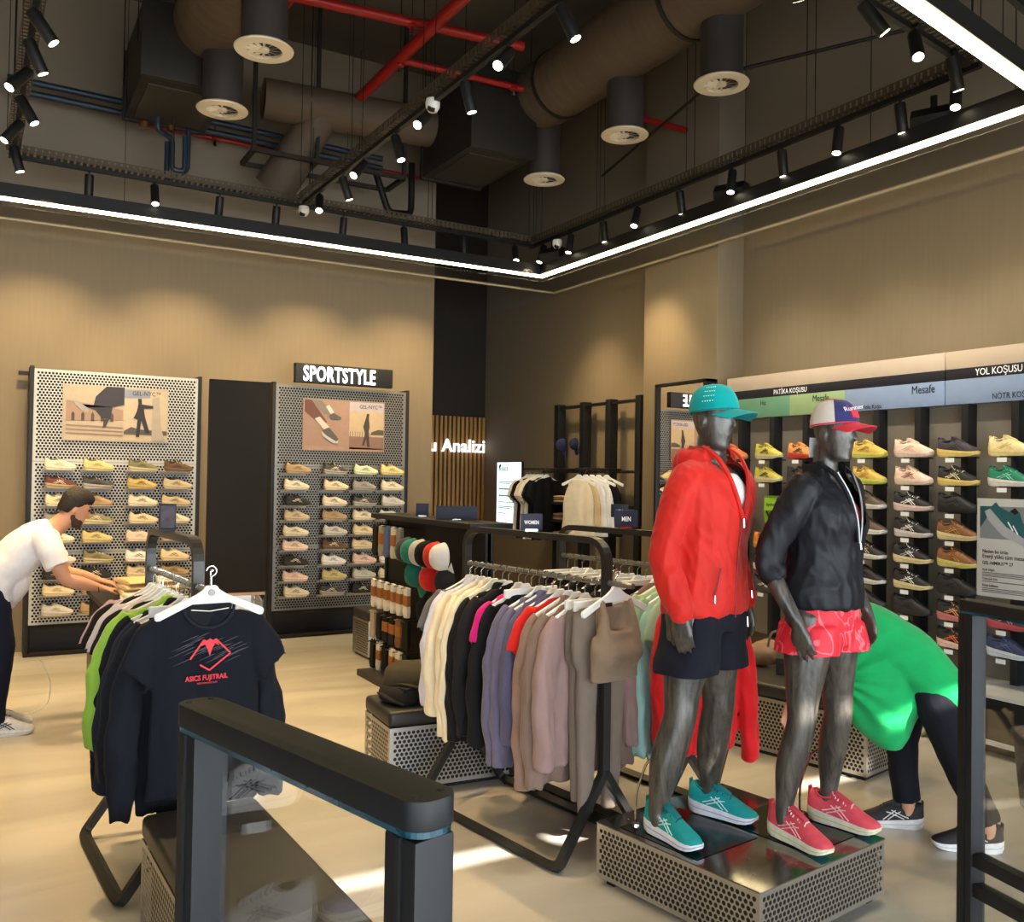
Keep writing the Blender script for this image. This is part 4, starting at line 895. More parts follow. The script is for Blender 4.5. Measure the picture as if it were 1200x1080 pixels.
# the printed front shirt
x_, y_ = rail_pos(.745, 3.76, R(4), -.14)
t = garment('tee', 'black t-shirt with red mountain print facing out on dark rack', x_, y_, 1.27, R(4), (22, 24, 32), 'clothes on the dark shirt rack', 1)
for ch_ in t.children:
    ch_.location = (0, -.046, .016) if ch_.name.startswith('hanger') else (0, 0, -.022)
PG, PRD = mat('print_grey', (70, 72, 78), .8, var=.3, scale=60), mat('print_red', (224, 62, 70), .7, var=.05)
def pp(name, P, m, d, up=.115):
    return MB().prism([(a_, b_+up) for a_, b_ in P], d-.0012+.016, d+.016).build(name, m, t)
for k in range(30):
    a = -.12+k*.008; zz = -.41+.03*sin(k*2.7)+.012*sin(k*1.9)+(.03 if 3 < k < 12 else 0)
    pp('brush_mark', [(a-.03, zz-.012), (a+.025, zz+.010), (a+.04, zz+.012), (a-.01, zz-.006)], PG, -.0595-.00002*k)
MT = [(-.070, -.43), (-.022, -.362), (-.012, -.366), (0, -.36), (.012, -.366), (.022, -.362), (.075, -.425), (.022, -.464), (.0, -.478), (-.035, -.456)]
for a, b in zip(MT[:2], MT[1:3]): pass
def strip(P, w, m, d):
    for a, b in zip(P, P[1:]):
        a, b = V(a), V(b); q = (b-a).normalized(); n_ = V((-q.y, q.x))*w
        pp('mountain_line', [tuple(a+n_), tuple(b+n_), tuple(b-n_), tuple(a-n_)], m, d)
strip([(-.072, -.432), (-.022, -.362)], .003, PRD, -.0625); strip([(.022, -.362), (.078, -.42), (.0, -.478), (-.036, -.455)], .003, PRD, -.0625)
pp('mountain_peak', [(-.034, -.385), (-.022, -.36), (-.012, -.366), (0, -.358), (.012, -.366), (.022, -.36), (.036, -.388), (.018, -.378), (.008, -.40), (0, -.425), (-.008, -.40), (-.018, -.38)], PRD, -.0625)
text('lettering', 'ASICS FUJITRAIL', .026, PRD, t, (-.088, -.047, -.398), sx=.85, ext=.0008, bold=.0006)
text('lettering', 'PERFORMANCE RUN', .009, PRD, t, (-.045, -.047, -.413), sx=.9, ext=.0008)
neck = MB().sweep([(.095*cos(a), -.026-.012*abs(sin(a)), -.120-.085*max(0, -sin(a))) for a in [pi+k*pi/12 for k in range(13)]], .006, 6).build('collar_rib', cloth('collar', (34, 36, 46)), t, smooth=True)
pp('neck_shade', [(.09*cos(a), -.114+.085*sin(a)) for a in [pi+k*pi/12 for k in range(13)]], mat('neck_shade_dark', (15, 16, 21), .9), -.0375, 0)  # flat dark patch painted as the shade inside the collar
MB().sweep([(-.07, -.040, -.134), (0, -.040, -.142), (.07, -.040, -.134)], .0018, 5).build('neck_tape', CARD, t)
# back right: t-shirts and tank tops on arms
for k, (yy, kind, col, lab) in enumerate([(9.36, 'tee', (226, 220, 212), 'white t-shirt at the far end of the t-shirt rail'), (9.28, 'tee', (30, 24, 24), 'black t-shirt between two pale ones on wall rail'), (9.20, 'tee', (222, 204, 186), 'cream t-shirt on the wall rail beside screen'), (9.12, 'tee', (230, 222, 206), 'ivory t-shirt behind the navy polo on wall rail'), (9.03, 'tee', (18, 20, 28), 'navy black polo shirt on the wall rail'), (8.93, 'tee', (16, 16, 20), 'black t-shirt closest to the folded tops')]):
    garment(kind, lab, 5.62, yy, 1.76, R(4), col, 'shirts on the wall rail', k, sx=.95)
for k, (dx, kind, col, lab) in enumerate([(-.50, 'tank', (220, 206, 178), 'cream sleeveless top at the arm tip'), (-.43, 'tank', (206, 180, 134), 'sand sleeveless top second on the arm'), (-.36, 'tank', (228, 226, 222), 'white sleeveless top third on the arm'), (-.29, 'tank', (232, 230, 228), 'bright white sleeveless top beside the black one'), (-.2, 'tank', (22, 20, 24), 'black sleeveless top closest to the shelving upright')]):
    garment(kind, lab, 5.95+dx, 8.02-.02*k, 1.76, R(-62), col, 'sleeveless tops on the wall arm', k)

# ================================================================== caps (up +Z, brim towards -Y)
def gore(a0, a1, rx=.083, ry=.098, h=.104, n=7, k=4):
    vs = []; fs = []
    for i in range(n+1):
        ph = (pi/2)*i/n
        for j in range(k+1):
            a = a0+(a1-a0)*j/k
            vs.append((rx*cos(a)*cos(ph)**.62, ry*sin(a)*cos(ph)**.62, h*sin(ph)))
    for i in range(n):
        for j in range(k): q = i*(k+1)+j; fs.append((q, q+1, q+k+2, q+k+1))
    return MB().add(vs, fs)
GORES = []
for g in range(6):
    me = gore(pi/6+g*pi/3, pi/2+g*pi/3).mesh('crown_panel'); me.materials.append(INK)
    bm = bmesh.new(); bm.from_mesh(me); bmesh.ops.solidify(bm, geom=bm.faces[:], thickness=.002); bm.to_mesh(me); bm.free(); shade(me); GORES.append(me)
def brim_mesh():
    vs = []; fs = []; n = 14
    for i in range(n+1):
        a = R(200)+R(140)*i/n
        for r_ in (0, .5, 1):
            x, y = .080*cos(a), .094*sin(a); ox, oy = .082*cos(a), -.075-.080*(1-(.0+abs(cos(a)))**2.2)-.02
            px, py = x+(ox-x)*r_, y+(oy-y)*r_
            vs.append((px, py, .004-.022*(abs(px)/.08)**2-.022*r_))
    for i in range(n):
        for j in range(2): q = i*3+j; fs.append((q, q+1, q+4, q+3))
    mb = MB().add(vs, fs); me = mb.mesh('brim'); bm = bmesh.new(); bm.from_mesh(me); bmesh.ops.solidify(bm, geom=bm.faces[:], thickness=.003); bm.to_mesh(me); bm.free(); shade(me); me.materials.append(INK); return me
BRIM = brim_mesh()
BUTT = MB().lathe([(.001, .004), (.006, .003), (.008, 0)], 10, Matrix.Translation((0, 0, .104))).mesh('button'); BUTT.materials.append(INK)
BAND = MB().sweep([(.083*cos(a), .098*sin(a), .004) for a in [2*pi*k/24 for k in range(24)]], .0035, 5, closed=True).mesh('sweatband'); BAND.materials.append(INK)
def cap(label, loc, rot, cols, brim, group=None, scale=1.0, band=None):
    t = thing('cap', label, 'cap', loc, 0, group); t.rotation_euler = rot; t.scale = (scale,)*3
    for g in range(6):
        o = bpy.data.objects.new('crown_panel', GORES[g]); COL.objects.link(o); o.parent = t; c = cols[g % len(cols)]; omat(o, cloth('%d_%d_%d' % c, c))
    for n, me, c in (('brim', BRIM, brim), ('button', BUTT, cols[0]), ('sweatband', BAND, band or brim)):
        o = bpy.data.objects.new(n, me); COL.objects.link(o); o.parent = t; omat(o, cloth('%d_%d_%d' % c, c))
    return t
# ================================================================== sock and cap stand
st = thing('sock_stand', 'black peg stand for socks and caps behind the jacket rack', 'display stand', (2.98, 6.35, 0))
MB().box(-.26, .3, -.92, .88, 0, .05).build('base', mat('stand_base', (44, 40, 36), .5), st, bevel=.004)
MB().box(-.012, .012, -.9, .86, .05, 1.34).build('back_panel', mat('stand_panel', (22, 21, 21), .6), st)
MB().box(-.16, .16, -.92, .88, 1.30, 1.34).build('top_bar', BLACK, st, bevel=.004)
for y in (-.9, .84): MB().box(-.03, .03, y, y+.04, .05, 1.32).build('upright', BLACK, st)
PEG = MB().cyl((-.20, 0, 0), (0, 0, 0), .004, 6).mesh('peg'); PEG.materials.append(CHROME)
SOCK = MB().prism([(-.04, 0), (.04, 0), (.042, -.12), (.05, -.17), (.03, -.205), (-.03, -.20), (-.045, -.17), (-.038, -.10)], -.016, .016, 'YZ').mesh('sock_cloth', .008, 2)
SBAND = MB().box(-.0175, .0175, -.0415, .0425, -.125, -.05).mesh('paper_band', .004, 1)
for me in (SOCK, SBAND): me.materials.append(INK)
KRAFT = mat('kraft_paper', (156, 98, 46), .8, var=.08, scale=30)
def socks(label, y, z, col, band, dx=0, s=1.0):
    t = thing('sock_pair', label, 'socks', (2.98-.15+dx, 6.35+y, z), random.uniform(-.15, .15), 'sock pairs on the peg stand'); t.scale = (1, s, s)
    o = bpy.data.objects.new('sock_cloth', SOCK); COL.objects.link(o); o.parent = t; omat(o, cloth('%d_%d_%d' % col, col))
    if band:
        b = bpy.data.objects.new('paper_band', SBAND); COL.objects.link(b); b.parent = t; omat(b, KRAFT)
    p = link('peg', PEG, None, st); p.location = (0, y, z-.004)
SC_ = [((26, 25, 27), 'black', 0), ((150, 140, 120), 'khaki', 1), ((70, 90, 140), 'blue', 0), ((200, 196, 170), 'pale green', 1), ((120, 116, 110), 'grey', 0)]
for i in range(5): socks('%s socks on the top row of pegs' % SC_[i][1], .78-i*.125, 1.25, SC_[i][0], SC_[i][2], 0, 1.25)
for i in range(6): socks('white socks with brown paper band, %s on the second peg row from the base end' % ORD[i], .80-i*.135, .80, (222, 218, 212), 1, 0, 1.15)
for i, (c, n) in enumerate([((176, 160, 140), 'oatmeal'), ((24, 24, 26), 'black'), ((30, 28, 28), 'charcoal'), ((26, 26, 30), 'ink black'), ((120, 82, 40), 'brown'), ((28, 28, 30), 'soot black')]): socks('%s socks on the third peg row' % n, .80-i*.135, .54, c, i in (2, 3, 4), 0, 1.1)
for i, (c, n) in enumerate([((24, 24, 26), 'black'), ((214, 208, 204), 'white'), ((26, 26, 28), 'dark'), ((222, 220, 216), 'bright white'), ((220, 216, 214), 'chalk white'), ((30, 30, 32), 'slate black')]): socks('%s socks on the lowest peg row' % n, .80-i*.135, .29, c, i % 2 == 1 or i == 4, 0, 1.1)
CP = [((58, 60, 62), 'dark grey'), ((36, 120, 104), 'teal green'), ((190, 186, 180), 'light grey'), ((20, 20, 22), 'black'), ((206, 44, 40), 'red'), ((222, 222, 222), 'white')]
for i, (c, n) in enumerate(CP):
    cap('%s cap hanging on the top cap row of the stand' % n, (2.77-.01*(i % 2), 6.44-.125-i*.125, 1.10), (R(90), 0, R(-90)), [c], c, 'caps on the peg stand')
for i, (c, n) in enumerate([((30, 110, 96), 'deep green'), ((206, 44, 40), 'coral red'), ((40, 42, 46), 'charcoal')]):
    cap('%s cap hanging below the top cap row' % n, (2.80, 6.2-i*.26, .93), (R(90), 0, R(-90)), [c], c, 'caps on the peg stand')
for i, (c, n) in enumerate([((24, 24, 26), 'black'), ((34, 130, 112), 'green'), ((224, 222, 218), 'white')]):
    cap('%s cap on the second row next to banded socks' % n, (2.80, 5.98-i*.13, .70), (R(90), 0, R(-90)), [c], c, 'caps on the peg stand')
for i in range(2): sign_card(('small dark picture card on the sock stand top', 'wide dark price card on the sock stand top')[i], 2.98, (6.55, 5.95)[i], 1.342, R(-25), (.1, .30)[i], .10, '', .02)

# ================================================================== folded clothes, bags, boxes
def folded(label, x, y, z, rz, w, d, h, col, group='folded clothes in stacks'):
    t = thing('folded_garment', label, 'folded clothes', (x, y, z), rz, group); m = cloth('%d_%d_%d' % col, col)
    MB().sweep([(-w/2, 0, h/2), (w/2, 0, h/2)], 0, prof=[(d/2*cos(a)*(1 if abs(cos(a)) < .8 else 1.03), h/2*math.copysign(abs(sin(a))**.6, sin(a))) for a in [2*pi*k/16 for k in range(16)]]).build('fold', m, t, bevel=.006)
    MB().sweep([(-w/2+.01, -d/2*.98, h*.55), (w/2-.01, -d/2*.98, h*.55)], .004, 5).build('seam', m, t)
for i in range(4): folded('%s beige folded sweatshirt in the pile on the display counter' % ('lowest', 'second lowest', 'second highest', 'topmost')[i], .93, 6.25+.01*i, .836+i*.035, .1*i-.1, .32, .30, .034, (222, 200-6*i, 150-8*i))
for i in range(3): folded('%s cream folded shirt on the counter beside the beige pile' % ('lowest', 'middle', 'topmost')[i], .90, 5.82+.01*i, .836+i*.03, .05*i, .30, .26, .029, (226, 210, 178))
for j, z in enumerate((1.381, 1.181, .971)):
    for i in range(3): folded('%s %s folded top on the %s dark wall shelf' % (('lower', 'middle', 'upper')[i], ('rose', 'sand', 'peach')[j], ('highest', 'central', 'lowest')[j]), 5.82, 8.92, z+i*.026, -pi/2+.04*i, .30, .24, .025, [(206, 168, 140), (150, 120, 100), (214, 176, 140)][i], 'folded tops on the dark wall shelves')
def backpack(label, x, y, z, rz, col, s=1.0, lie=0):
    t = thing('backpack', label, 'backpack', (x, y, z), rz, 'bags on the bench'); m = cloth('%d_%d_%d' % col, col)
    mb = MB(); mb.loft([ell((0, 0, q[0]*s), (q[1]*s, 0, 0), (0, q[2]*s, 0), 22, 3) for q in cr([(.0, .10, .17), (.03, .145, .215), (.10, .15, .22), (.15, .12, .20), (.175, .06, .14)], 4)])
    me = fuse(mb, 'bag_body', .012, 2, .5, lambda c: .006*nz(c.x*12, c.y*12, c.z*12)); link('bag_body', me, m, t)
    MB().box(-.10*s, .10*s, -.19*s, -.03*s, .145*s, .172*s).build('front_pocket', m, t, bevel=.012)
    MB().sweep([(-.11*s, -.16*s, .15*s), (-.02*s, -.17*s, .178*s), (.10*s, -.13*s, .165*s)], .004, 6).build('zip', BLACK, t)
    MB().sweep(fillet([(-.09*s, .19*s, .08*s), (-.16*s, .10*s, .10*s), (-.17*s, -.08*s, .06*s), (-.12*s, -.19*s, .03*s)], .05), 0, prof=rect(.035, .008)).build('strap', m, t)
    MB().sweep(fillet([(-.03, .21*s, .10*s), (0, .26*s, .13*s), (.03, .21*s, .10*s)], .02), .006, 6).build('top_handle', BLACK, t)
    return t
backpack('olive black backpack lying on the bench under the cream jackets', 2.16, 4.64, .43, R(60), (58, 52, 40), 1.12)
backpack('small dark rolled pack at the bench corner', 1.98, 4.60, .43, R(20), (38, 34, 32), .55)
backpack('black backpack pushed behind the olive one on the bench', 2.55, 4.68, .43, R(95), (26, 25, 25), .85)
t = thing('shoe_box', 'black striped box with a white emblem on the shoe wall bench', 'box', (4.56, 4.22, .43), R(40))
MB().box(-.14, .14, -.10, .10, 0, .10).build('carton', mat('box_black', (36, 32, 28), .5, var=.2, scale=30), t, bevel=.003)
MB().box(-.143, .143, -.103, .103, .075, .105).build('lid', mat('box_lid', (40, 36, 30), .5), t, bevel=.003)
MB().prism([(-.05, .02), (-.02, .06), (.02, .05), (.01, .02), (.04, .0), (.03, -.04), (-.01, -.02), (-.04, -.02)], .1052, .1062, 'XY').build('emblem', INKW, t)
t = thing('gym_bag', 'tan gym bag beside the black box on the shoe wall bench', 'bag', (4.60, 4.50, .43), R(20))
mb = MB(); mb.loft([ell((0, 0, q[0]), (q[1], 0, 0), (0, q[2], 0), 20, 2.6) for q in cr([(0, .12, .08), (.03, .16, .11), (.10, .155, .10), (.15, .10, .05)], 4)])
link('bag_body', fuse(mb, 'bag_body', .012, 2, .5, lambda c: .008*nz(c.x*14, c.y*14, c.z*14)), cloth('tan_bag', (150, 118, 92)), t)
MB().sweep(fillet([(-.09, -.05, .12), (-.06, -.06, .22), (.06, -.06, .22), (.09, -.05, .12)], .04), .008, 8).build('handle', cloth('tan_strap', (100, 76, 58)), t)
t = thing('hydration_pack', 'lime green running pack hanging on the shoe wall', 'bag', (5.66, 5.42, 1.22), R(-90))
LIME = cloth('lime_pack', (128, 172, 40))
MB().prism([(-.13, .32), (.13, .32), (.14, .18), (.10, .0), (-.10, .0), (-.14, .18)], -.03, .03).build('pack_body', LIME, t, bevel=.015)
MB().box(-.11, .11, -.045, -.03, .20, .30).build('label_panel', cloth('lime_label', (150, 196, 48)), t)
text('lettering', 'hydration', .04, INK, t, (-.085, -.0465, .235), sx=.9, ext=.0006)
for s in (-1, 1): MB().sweep([(s*.09, -.04, .19), (s*.03, -.05, .10), (s*.09, -.04, .01)], .007, 6).build('cord', BLACK, t)
MB().cyl((0, 0, .31), (0, .10, .33), .006, 6).build('hook', BLACK, t)
for i, (y, n) in enumerate(((8.97, 'navy'), (8.70, 'dark navy'))):
    c = [(40, 44, 76), (34, 36, 60)][i]
    cap('%s cap hung on the dark wall shelving' % n, (5.86, y, 2.05), (R(90), 0, R(-90)), [c], c, 'caps on the wall shelving', .72)
# stand sign on the dark rack
t = thing('price_stand', 'small framed picture on top of the dark shirt rack', 'sign', (.70, 4.2, 1.40), R(-10))
MB().box(-.035, .035, -.006, .006, 0, .115).build('frame', BLACK, t, bevel=.002); MB().box(-.028, .028, -.008, -.006, .01, .105).build('picture', mat('picture_print', (52, 36, 46), .5, var=.7, scale=30), t); MB().box(-.03, .03, -.02, .02, -.006, .004).build('clip', BLACK, t)
# ================================================================== figures (local: facing -Y, own left = +X)
def hand(mb, wrist, d, palm, s, L=.185, curl=.35, spread=.06):
    """palm + four unequal bent fingers + thumb; d: pointing direction, palm: palm normal, s: +1 left hand"""
    w = V(wrist); d = V(d).normalized(); pn = V(palm); pn = (pn-d*pn.dot(d)).normalized(); side = d.cross(pn)*s   # side points to the thumb
    k = L/.185; pl_ = w+d*.085*k
    rings = []
    for u, hw, th in ((-.01, .024, .019), (.02, .030, .017), (.05, .037, .015), (.085, .040, .013), (.095, .036, .011)):
        rings.append(ell(w+d*u*k, side*hw*k, pn*th*k, 12, 2.6))
    mb.loft(rings)
    for i, (o, ln) in enumerate(((.029, .072), (.010, .080), (-.010, .075), (-.028, .058))):
        b = pl_+side*o*k-d*.01; q = [b]; dd = d+side*(o/.03)*spread; a = curl*(1+.12*i)
        for j, fr in enumerate((.45, .32, .23)):
            ang = a*(j*.75+.35); v = (dd*cos(ang)+pn*sin(ang)).normalized(); q.append(q[-1]+v*ln*fr*k*1.08)
        r = (.0088, .0082, .0074, .0062)
        limb(mb, [(*p, rr*k) for p, rr in zip(q, r)], 10, 3)
    b = w+d*.022*k+side*.026*k; v1 = (d*.75+side*.55+pn*.35).normalized(); v2 = (d*.95+side*.12+pn*.30).normalized()
    limb(mb, [(*b, .013*k), (*(b+v1*.036*k), .0105*k), (*(b+v1*.036*k+v2*.028*k), .0088*k), (*(b+v1*.036*k+v2*.050*k), .0068*k)], 10, 3)
def head(mb, c, up, fwd, s=1.0, bald=True):
    """egg head with brow, nose, chin, ears; c = centre"""
    c, up, fw = V(c), V(up).normalized(), V(fwd); fw = (fw-up*fw.dot(up)).normalized(); lt = fw.cross(up)
    rows = [(-.118, .024, .026, .050), (-.108, .040, .040, .040), (-.085, .052, .056, .024), (-.05, .062, .074, .012), (-.01, .070, .086, .004), (.03, .074, .092, -.002), (.07, .070, .088, -.006), (.10, .054, .068, -.008), (.118, .028, .036, -.008), (.122, .008, .010, -.008)]
    mb.loft([ell(c+up*z*s+fw*o*s, lt*a*s, fw*b*s, 24) for z, a, b, o in cr(rows, 3)])
    limb(mb, [(*(c+fw*.083*s+up*.025*s), .008*s), (*(c+fw*.096*s-up*.008*s), .010*s), (*(c+fw*.100*s-up*.024*s), .012*s)], 8, 2)
    limb(mb, [(*(c+fw*.074*s-up*.058*s-lt*.018*s), .007*s), (*(c+fw*.081*s-up*.058*s), .008*s), (*(c+fw*.074*s-up*.058*s+lt*.018*s), .007*s)], 8, 2)
    for q in (-1, 1):
        limb(mb, [(*(c+fw*.076*s+up*.030*s+lt*q*.012*s), .006*s), (*(c+fw*.070*s+up*.034*s+lt*q*.034*s), .007*s)], 8, 2)
        mb.loft([ell(c+lt*q*(.066+u)*s-fw*(.005)*s-up*.008*s, up*.030*r_*s, fw*.016*r_*s, 12) for u, r_ in ((0, .8), (.008, 1), (.013, .7))])
def torso(mb, rows, n=26, p=2.25):
    """rows: (cy, cz, half width, half depth, lean) - rings turned by lean about X"""
    q = cr(rows, 3)
    mb.loft([ell((0, r[0], r[1]), (r[2], 0, 0), V((0, cos(r[4]), -sin(r[4])))*r[3], n, p) for r in q])
def streaks(name, base, hi):
    m = bpy.data.materials.new(name); m.use_nodes = True; nt = m.node_tree; b = nt.nodes['Principled BSDF']; L = nt.links
    tc = nt.nodes.new('ShaderNodeTexCoord'); mp = nt.nodes.new('ShaderNodeMapping'); mp.inputs['Scale'].default_value = (9, 9, 1.6)
    n = nt.nodes.new('ShaderNodeTexNoise'); n.inputs['Scale'].default_value = 3; n.inputs['Detail'].default_value = 9; n.inputs['Roughness'].default_value = .7; n.inputs['Distortion'].default_value = .8
    rp = nt.nodes.new('ShaderNodeValToRGB'); rp.color_ramp.elements[0].position = .36; rp.color_ramp.elements[1].position = .74; rp.color_ramp.elements[0].color = rgb(*base); rp.color_ramp.elements[1].color = rgb(*hi)
    L.new(tc.outputs['Object'], mp.inputs[0]); L.new(mp.outputs[0], n.inputs['Vector']); L.new(n.outputs['Fac'], rp.inputs[0]); L.new(rp.outputs[0], b.inputs['Base Color'])
    b.inputs['Roughness'].default_value = .38; b.inputs['Metallic'].default_value = .1; b.inputs['Coat Weight'].default_value = .22; b.inputs['Coat Roughness'].default_value = .12; return m
M_MANN = streaks('graphite_mannequin', (40, 36, 32), (104, 97, 87))
def shoes_on(prefix, root_loc, rz, spots, style, zb, thingname=True):
    out = []
    for (lx, ly, turn, lab) in spots:
        x = root_loc[0]+lx*cos(rz)-ly*sin(rz); y = root_loc[1]+lx*sin(rz)+ly*cos(rz)
        out.append(sneaker(lab, (x, y, zb), rz+turn, group=prefix, **style))
    return out
def limbs_down(mb, arms, legs):
    for a in arms: limb(mb, a, 16, 5)
    for l in legs: limb(mb, l, 18, 5)
def wr(seed, a=.006, f=9, b=.003):
    return lambda c: a*nz(c.x*f+seed, c.y*f, c.z*f*.55)+b*nz(c.x*24, c.y*24+seed, c.z*16)

# ------------------------------------------------------------------ mannequin in red
PA, ZA = (2.508, 2.862), .254
RA = R(15)
mA = thing('mannequin', 'graphite mannequin in a red jacket and black shorts on the platform', 'mannequin', (*PA, ZA), RA, 'dressed mannequins on the platform')
A_arm = lambda s: [(s*.165, .005, 1.425, .058), (s*.205, .018, 1.34, .052), (s*.230, .036, 1.20, .044), (s*.244, .042, 1.10, .040), (s*.246, .005, 1.00, .040), (s*.238, -.050, .895, .029)] 
A_leg = lambda s: [(s*.085, .0, .90, 0.109), (s*.105, -.005, .74, 0.102), (s*.128, -.008, .56, 0.074), (s*.138, -.012, .47, 0.066), (s*.150, .006, .37, 0.068), (s*.165, .022, .27, 0.064), (s*.176, .030, .16, 0.045), (s*.180, .032, .09, 0.036), (s*.18, .02, .06, 0.036)]
TOR_M = [(0, .84, .10, .085, 0), (.004, .90, .165, .105, 0), (.004, .98, .165, .105, 0), (0, 1.08, .142, .095, 0), (0, 1.2, .155, .105, 0), (-.004, 1.31, .178, .120, 0), (0, 1.40, .178, .105, 0), (.008, 1.455, .135, .075, 0), (.014, 1.485, .070, .058, 0), (.014, 1.54, .055, .056, 0), (.012, 1.60, .055, .058, 0)]
mb = MB(); torso(mb, TOR_M)
limbs_down(mb, [A_arm(-1), A_arm(1)], [A_leg(-1), A_leg(1)])
head(mb, (-.022, .004, 1.645), (0, -.03, 1), (0, -1, -.05))
hand(mb, (-.236, -.055, .885), (.02, -.16, -1), (1, .15, 0), -1, curl=.30)
hand(mb, (.236, -.055, .885), (-.02, -.16, -1), (-1, .15, 0), 1, curl=.30)
link('body', fuse(mb, 'mannequin_body', .0062, 3, .5, lambda c: -.017 if .93 < c.z < 1.49 and c.z < 1.50-.35*max(0, .09-abs(c.x)) else 0), M_MANN, mA)
# jacket
mb = MB()
torso(mb, [(0, .868, .198, .140, 0), (0, .915, .203, .145, 0), (0, 1.0, .195, .138, 0), (0, 1.10, .188, .132, 0), (0, 1.22, .196, .138, 0), (-.004, 1.32, .210, .142, 0), (0, 1.40, .208, .126, 0), (.008, 1.455, .160, .096, 0), (.016, 1.49, .100, .082, 0), (.020, 1.53, .088, .080, 0)])
for s in (-1, 1):
    limb(mb, [(s*.155, .005, 1.41, .076), (s*.205, .018, 1.33, .070), (s*.232, .034, 1.20, .061), (s*.244, .040, 1.10, .057), (s*.244, .0, .99, .054), (s*.238, -.045, .905, .046), (s*.236, -.050, .885, .044)], 18, 5)
limb(mb, [(-.098, -.01, 1.49, .030), (-.09, .075, 1.475, .046), (0, .118, 1.455, .055), (.09, .075, 1.475, .046), (.098, -.01, 1.49, .030)], 12, 6)   # hood lying on the back
def ridge(c, sx, sy, sz, o): return 1-2*abs(nz(c.x*sx+o, c.y*sy+o*.7, c.z*sz-o))
def zipfold(c): return .007*nz(c.x*7+3, c.y*7, c.z*4)+.0075*ridge(c, 13, 13, 5.0, 2)*(1 if abs(c.x) > .06 else .6)+.0045*ridge(c+V((c.z*.5, 0, 0)), 24, 22, 9, 5)-.004+(.003*sin(c.x*55+c.z*14)*max(0, 1-abs(c.z-.95)*6) if c.y < 0 else 0)
RED_J = mat('red_nylon', (198, 33, 22), .62, var=.05, scale=12, sheen=.1)
carveA = lambda c: (c.y < -.045 and c.z > 1.255 and abs(c.x) < .016+(c.z-1.255)*.38) or (c.z > 1.515 and abs(c.x) < .078 and abs(c.y) < .075)
jk = link('jacket', fuse(mb, 'red_jacket', .0068, 1, .4, zipfold, carveA), RED_J, mA)
MB().sweep([(0, -.150, 1.25), (0, -.140, 1.12), (0, -.142, 1.0), (0, -.146, .86)], .0028, 6).build('zip', mat('dark_red_zip', (120, 14, 14), .4), jk)
MB().sweep([(0, -.154, 1.255), (0, -.158, 1.215)], .0045, 6).build('zip_pull', CHROME, jk)
for s in (-1, 1):
    MB().sweep(fillet([(s*.008, -.154, 1.25), (s*.044, -.142, 1.34), (s*.078, -.116, 1.43), (s*.092, -.060, 1.505), (s*.094, .0, 1.535)], .05), 0, prof=rect(.020, .010)).build('collar_edge', RED_J, jk, smooth=True)
    MB().sweep([(s*.115, -.136, 1.06), (s*.135, -.128, .95)], .0035, 6).build('pocket_zip', mat('dark_red_zip', (120, 14, 14), .4), jk)
    MB().sweep([(s*.135, -.132, .955), (s*.137, -.136, .925)], .0035, 6).build('zip_pull', CHROME, jk)
MB().sweep([(.12, -.13, .85), (.121, -.134, .81)], .003, 6).build('hem_cord', CHROME, jk)
mb = MB(); torso(mb, [(0, 1.12, .150, .102, 0), (0, 1.22, .160, .112, 0), (-.004, 1.32, .180, .126, 0), (0, 1.385, .150, .112, 0), (.004, 1.43, .10, .085, 0)])
link('white_top', fuse(mb, 'white_top', .009, 3), cloth('white_top', (230, 228, 226)), mA)
MB().sweep([(.062*cos(a), .010+.064*sin(a), 1.50+.004*sin(a*3)) for a in [2*pi*k/20 for k in range(20)]], .003, 6, closed=True).build('neck_ring', CHROME, mA)
# shorts
mb = MB(); torso(mb, [(0, .80, .165, .125, 0), (0, .86, .180, .130, 0), (0, .95, .172, .118, 0), (0, 1.02, .160, .110, 0)])
for s in (-1, 1): mb.loft([ell((s*x, y, z), (rx, 0, 0), (0, ry, 0), 22, 2.2) for x, y, z, rx, ry in cr([(.085, 0, .88, .098, .125), (.098, -.005, .76, .108, .125), (.112, -.008, .69, .122, .128), (.116, -.008, .638, .124, .128)], 4)])
link('shorts', fuse(mb, 'black_shorts', .009, 1, .5, wr(4, .008, 9)), cloth('shorts_navy_black', (26, 27, 36)), mA)
LEAN_A, LEAN_B = .040, .022
cA = cap('bright teal running cap on the red jacketed mannequin', tuple(mA.matrix_basis @ V((LEAN_A*1.69-.022, .004-LEAN_A*1.69, 1.676)))[:3], (R(-4), 0, RA), [(0, 150, 150)], (0, 146, 148), None, 1.09, (0, 120, 122))
DOT = MB()
vent = MB()
for row in range(4):
    for k in range(5):
        a = pi*1.02+k*.10+row*.05; ph = .30+row*.17
        p_ = V((.083*cos(a)*cos(ph)**.62, .098*sin(a)*cos(ph)**.62, .118*sin(ph)))*1.012
        d = MB().lathe([(.0001, .0006), (.0026, .0006), (.0026, 0)], 6, Matrix.Translation(p_) @ p_.to_track_quat('Z', 'Y').to_matrix().to_4x4()).build('vent_hole', mat('vent_pale', (180, 222, 220), .6), cA)
TEALS = dict(upper=(0, 142, 142), sole=(226, 226, 232), stripe=(190, 226, 224), collar=(14, 118, 122), outs=(0, 170, 170), lace=(22, 70, 96), line=(170, 166, 190))
shoes_on('teal shoes of the red mannequin', PA, RA, [(-.180, -.035, R(-14), 'teal running shoe on the red mannequin, the one over the platform edge'), (.180, -.030, R(6), 'teal running shoe on the red mannequin, next to the pink shoes')], TEALS, ZA+.003)
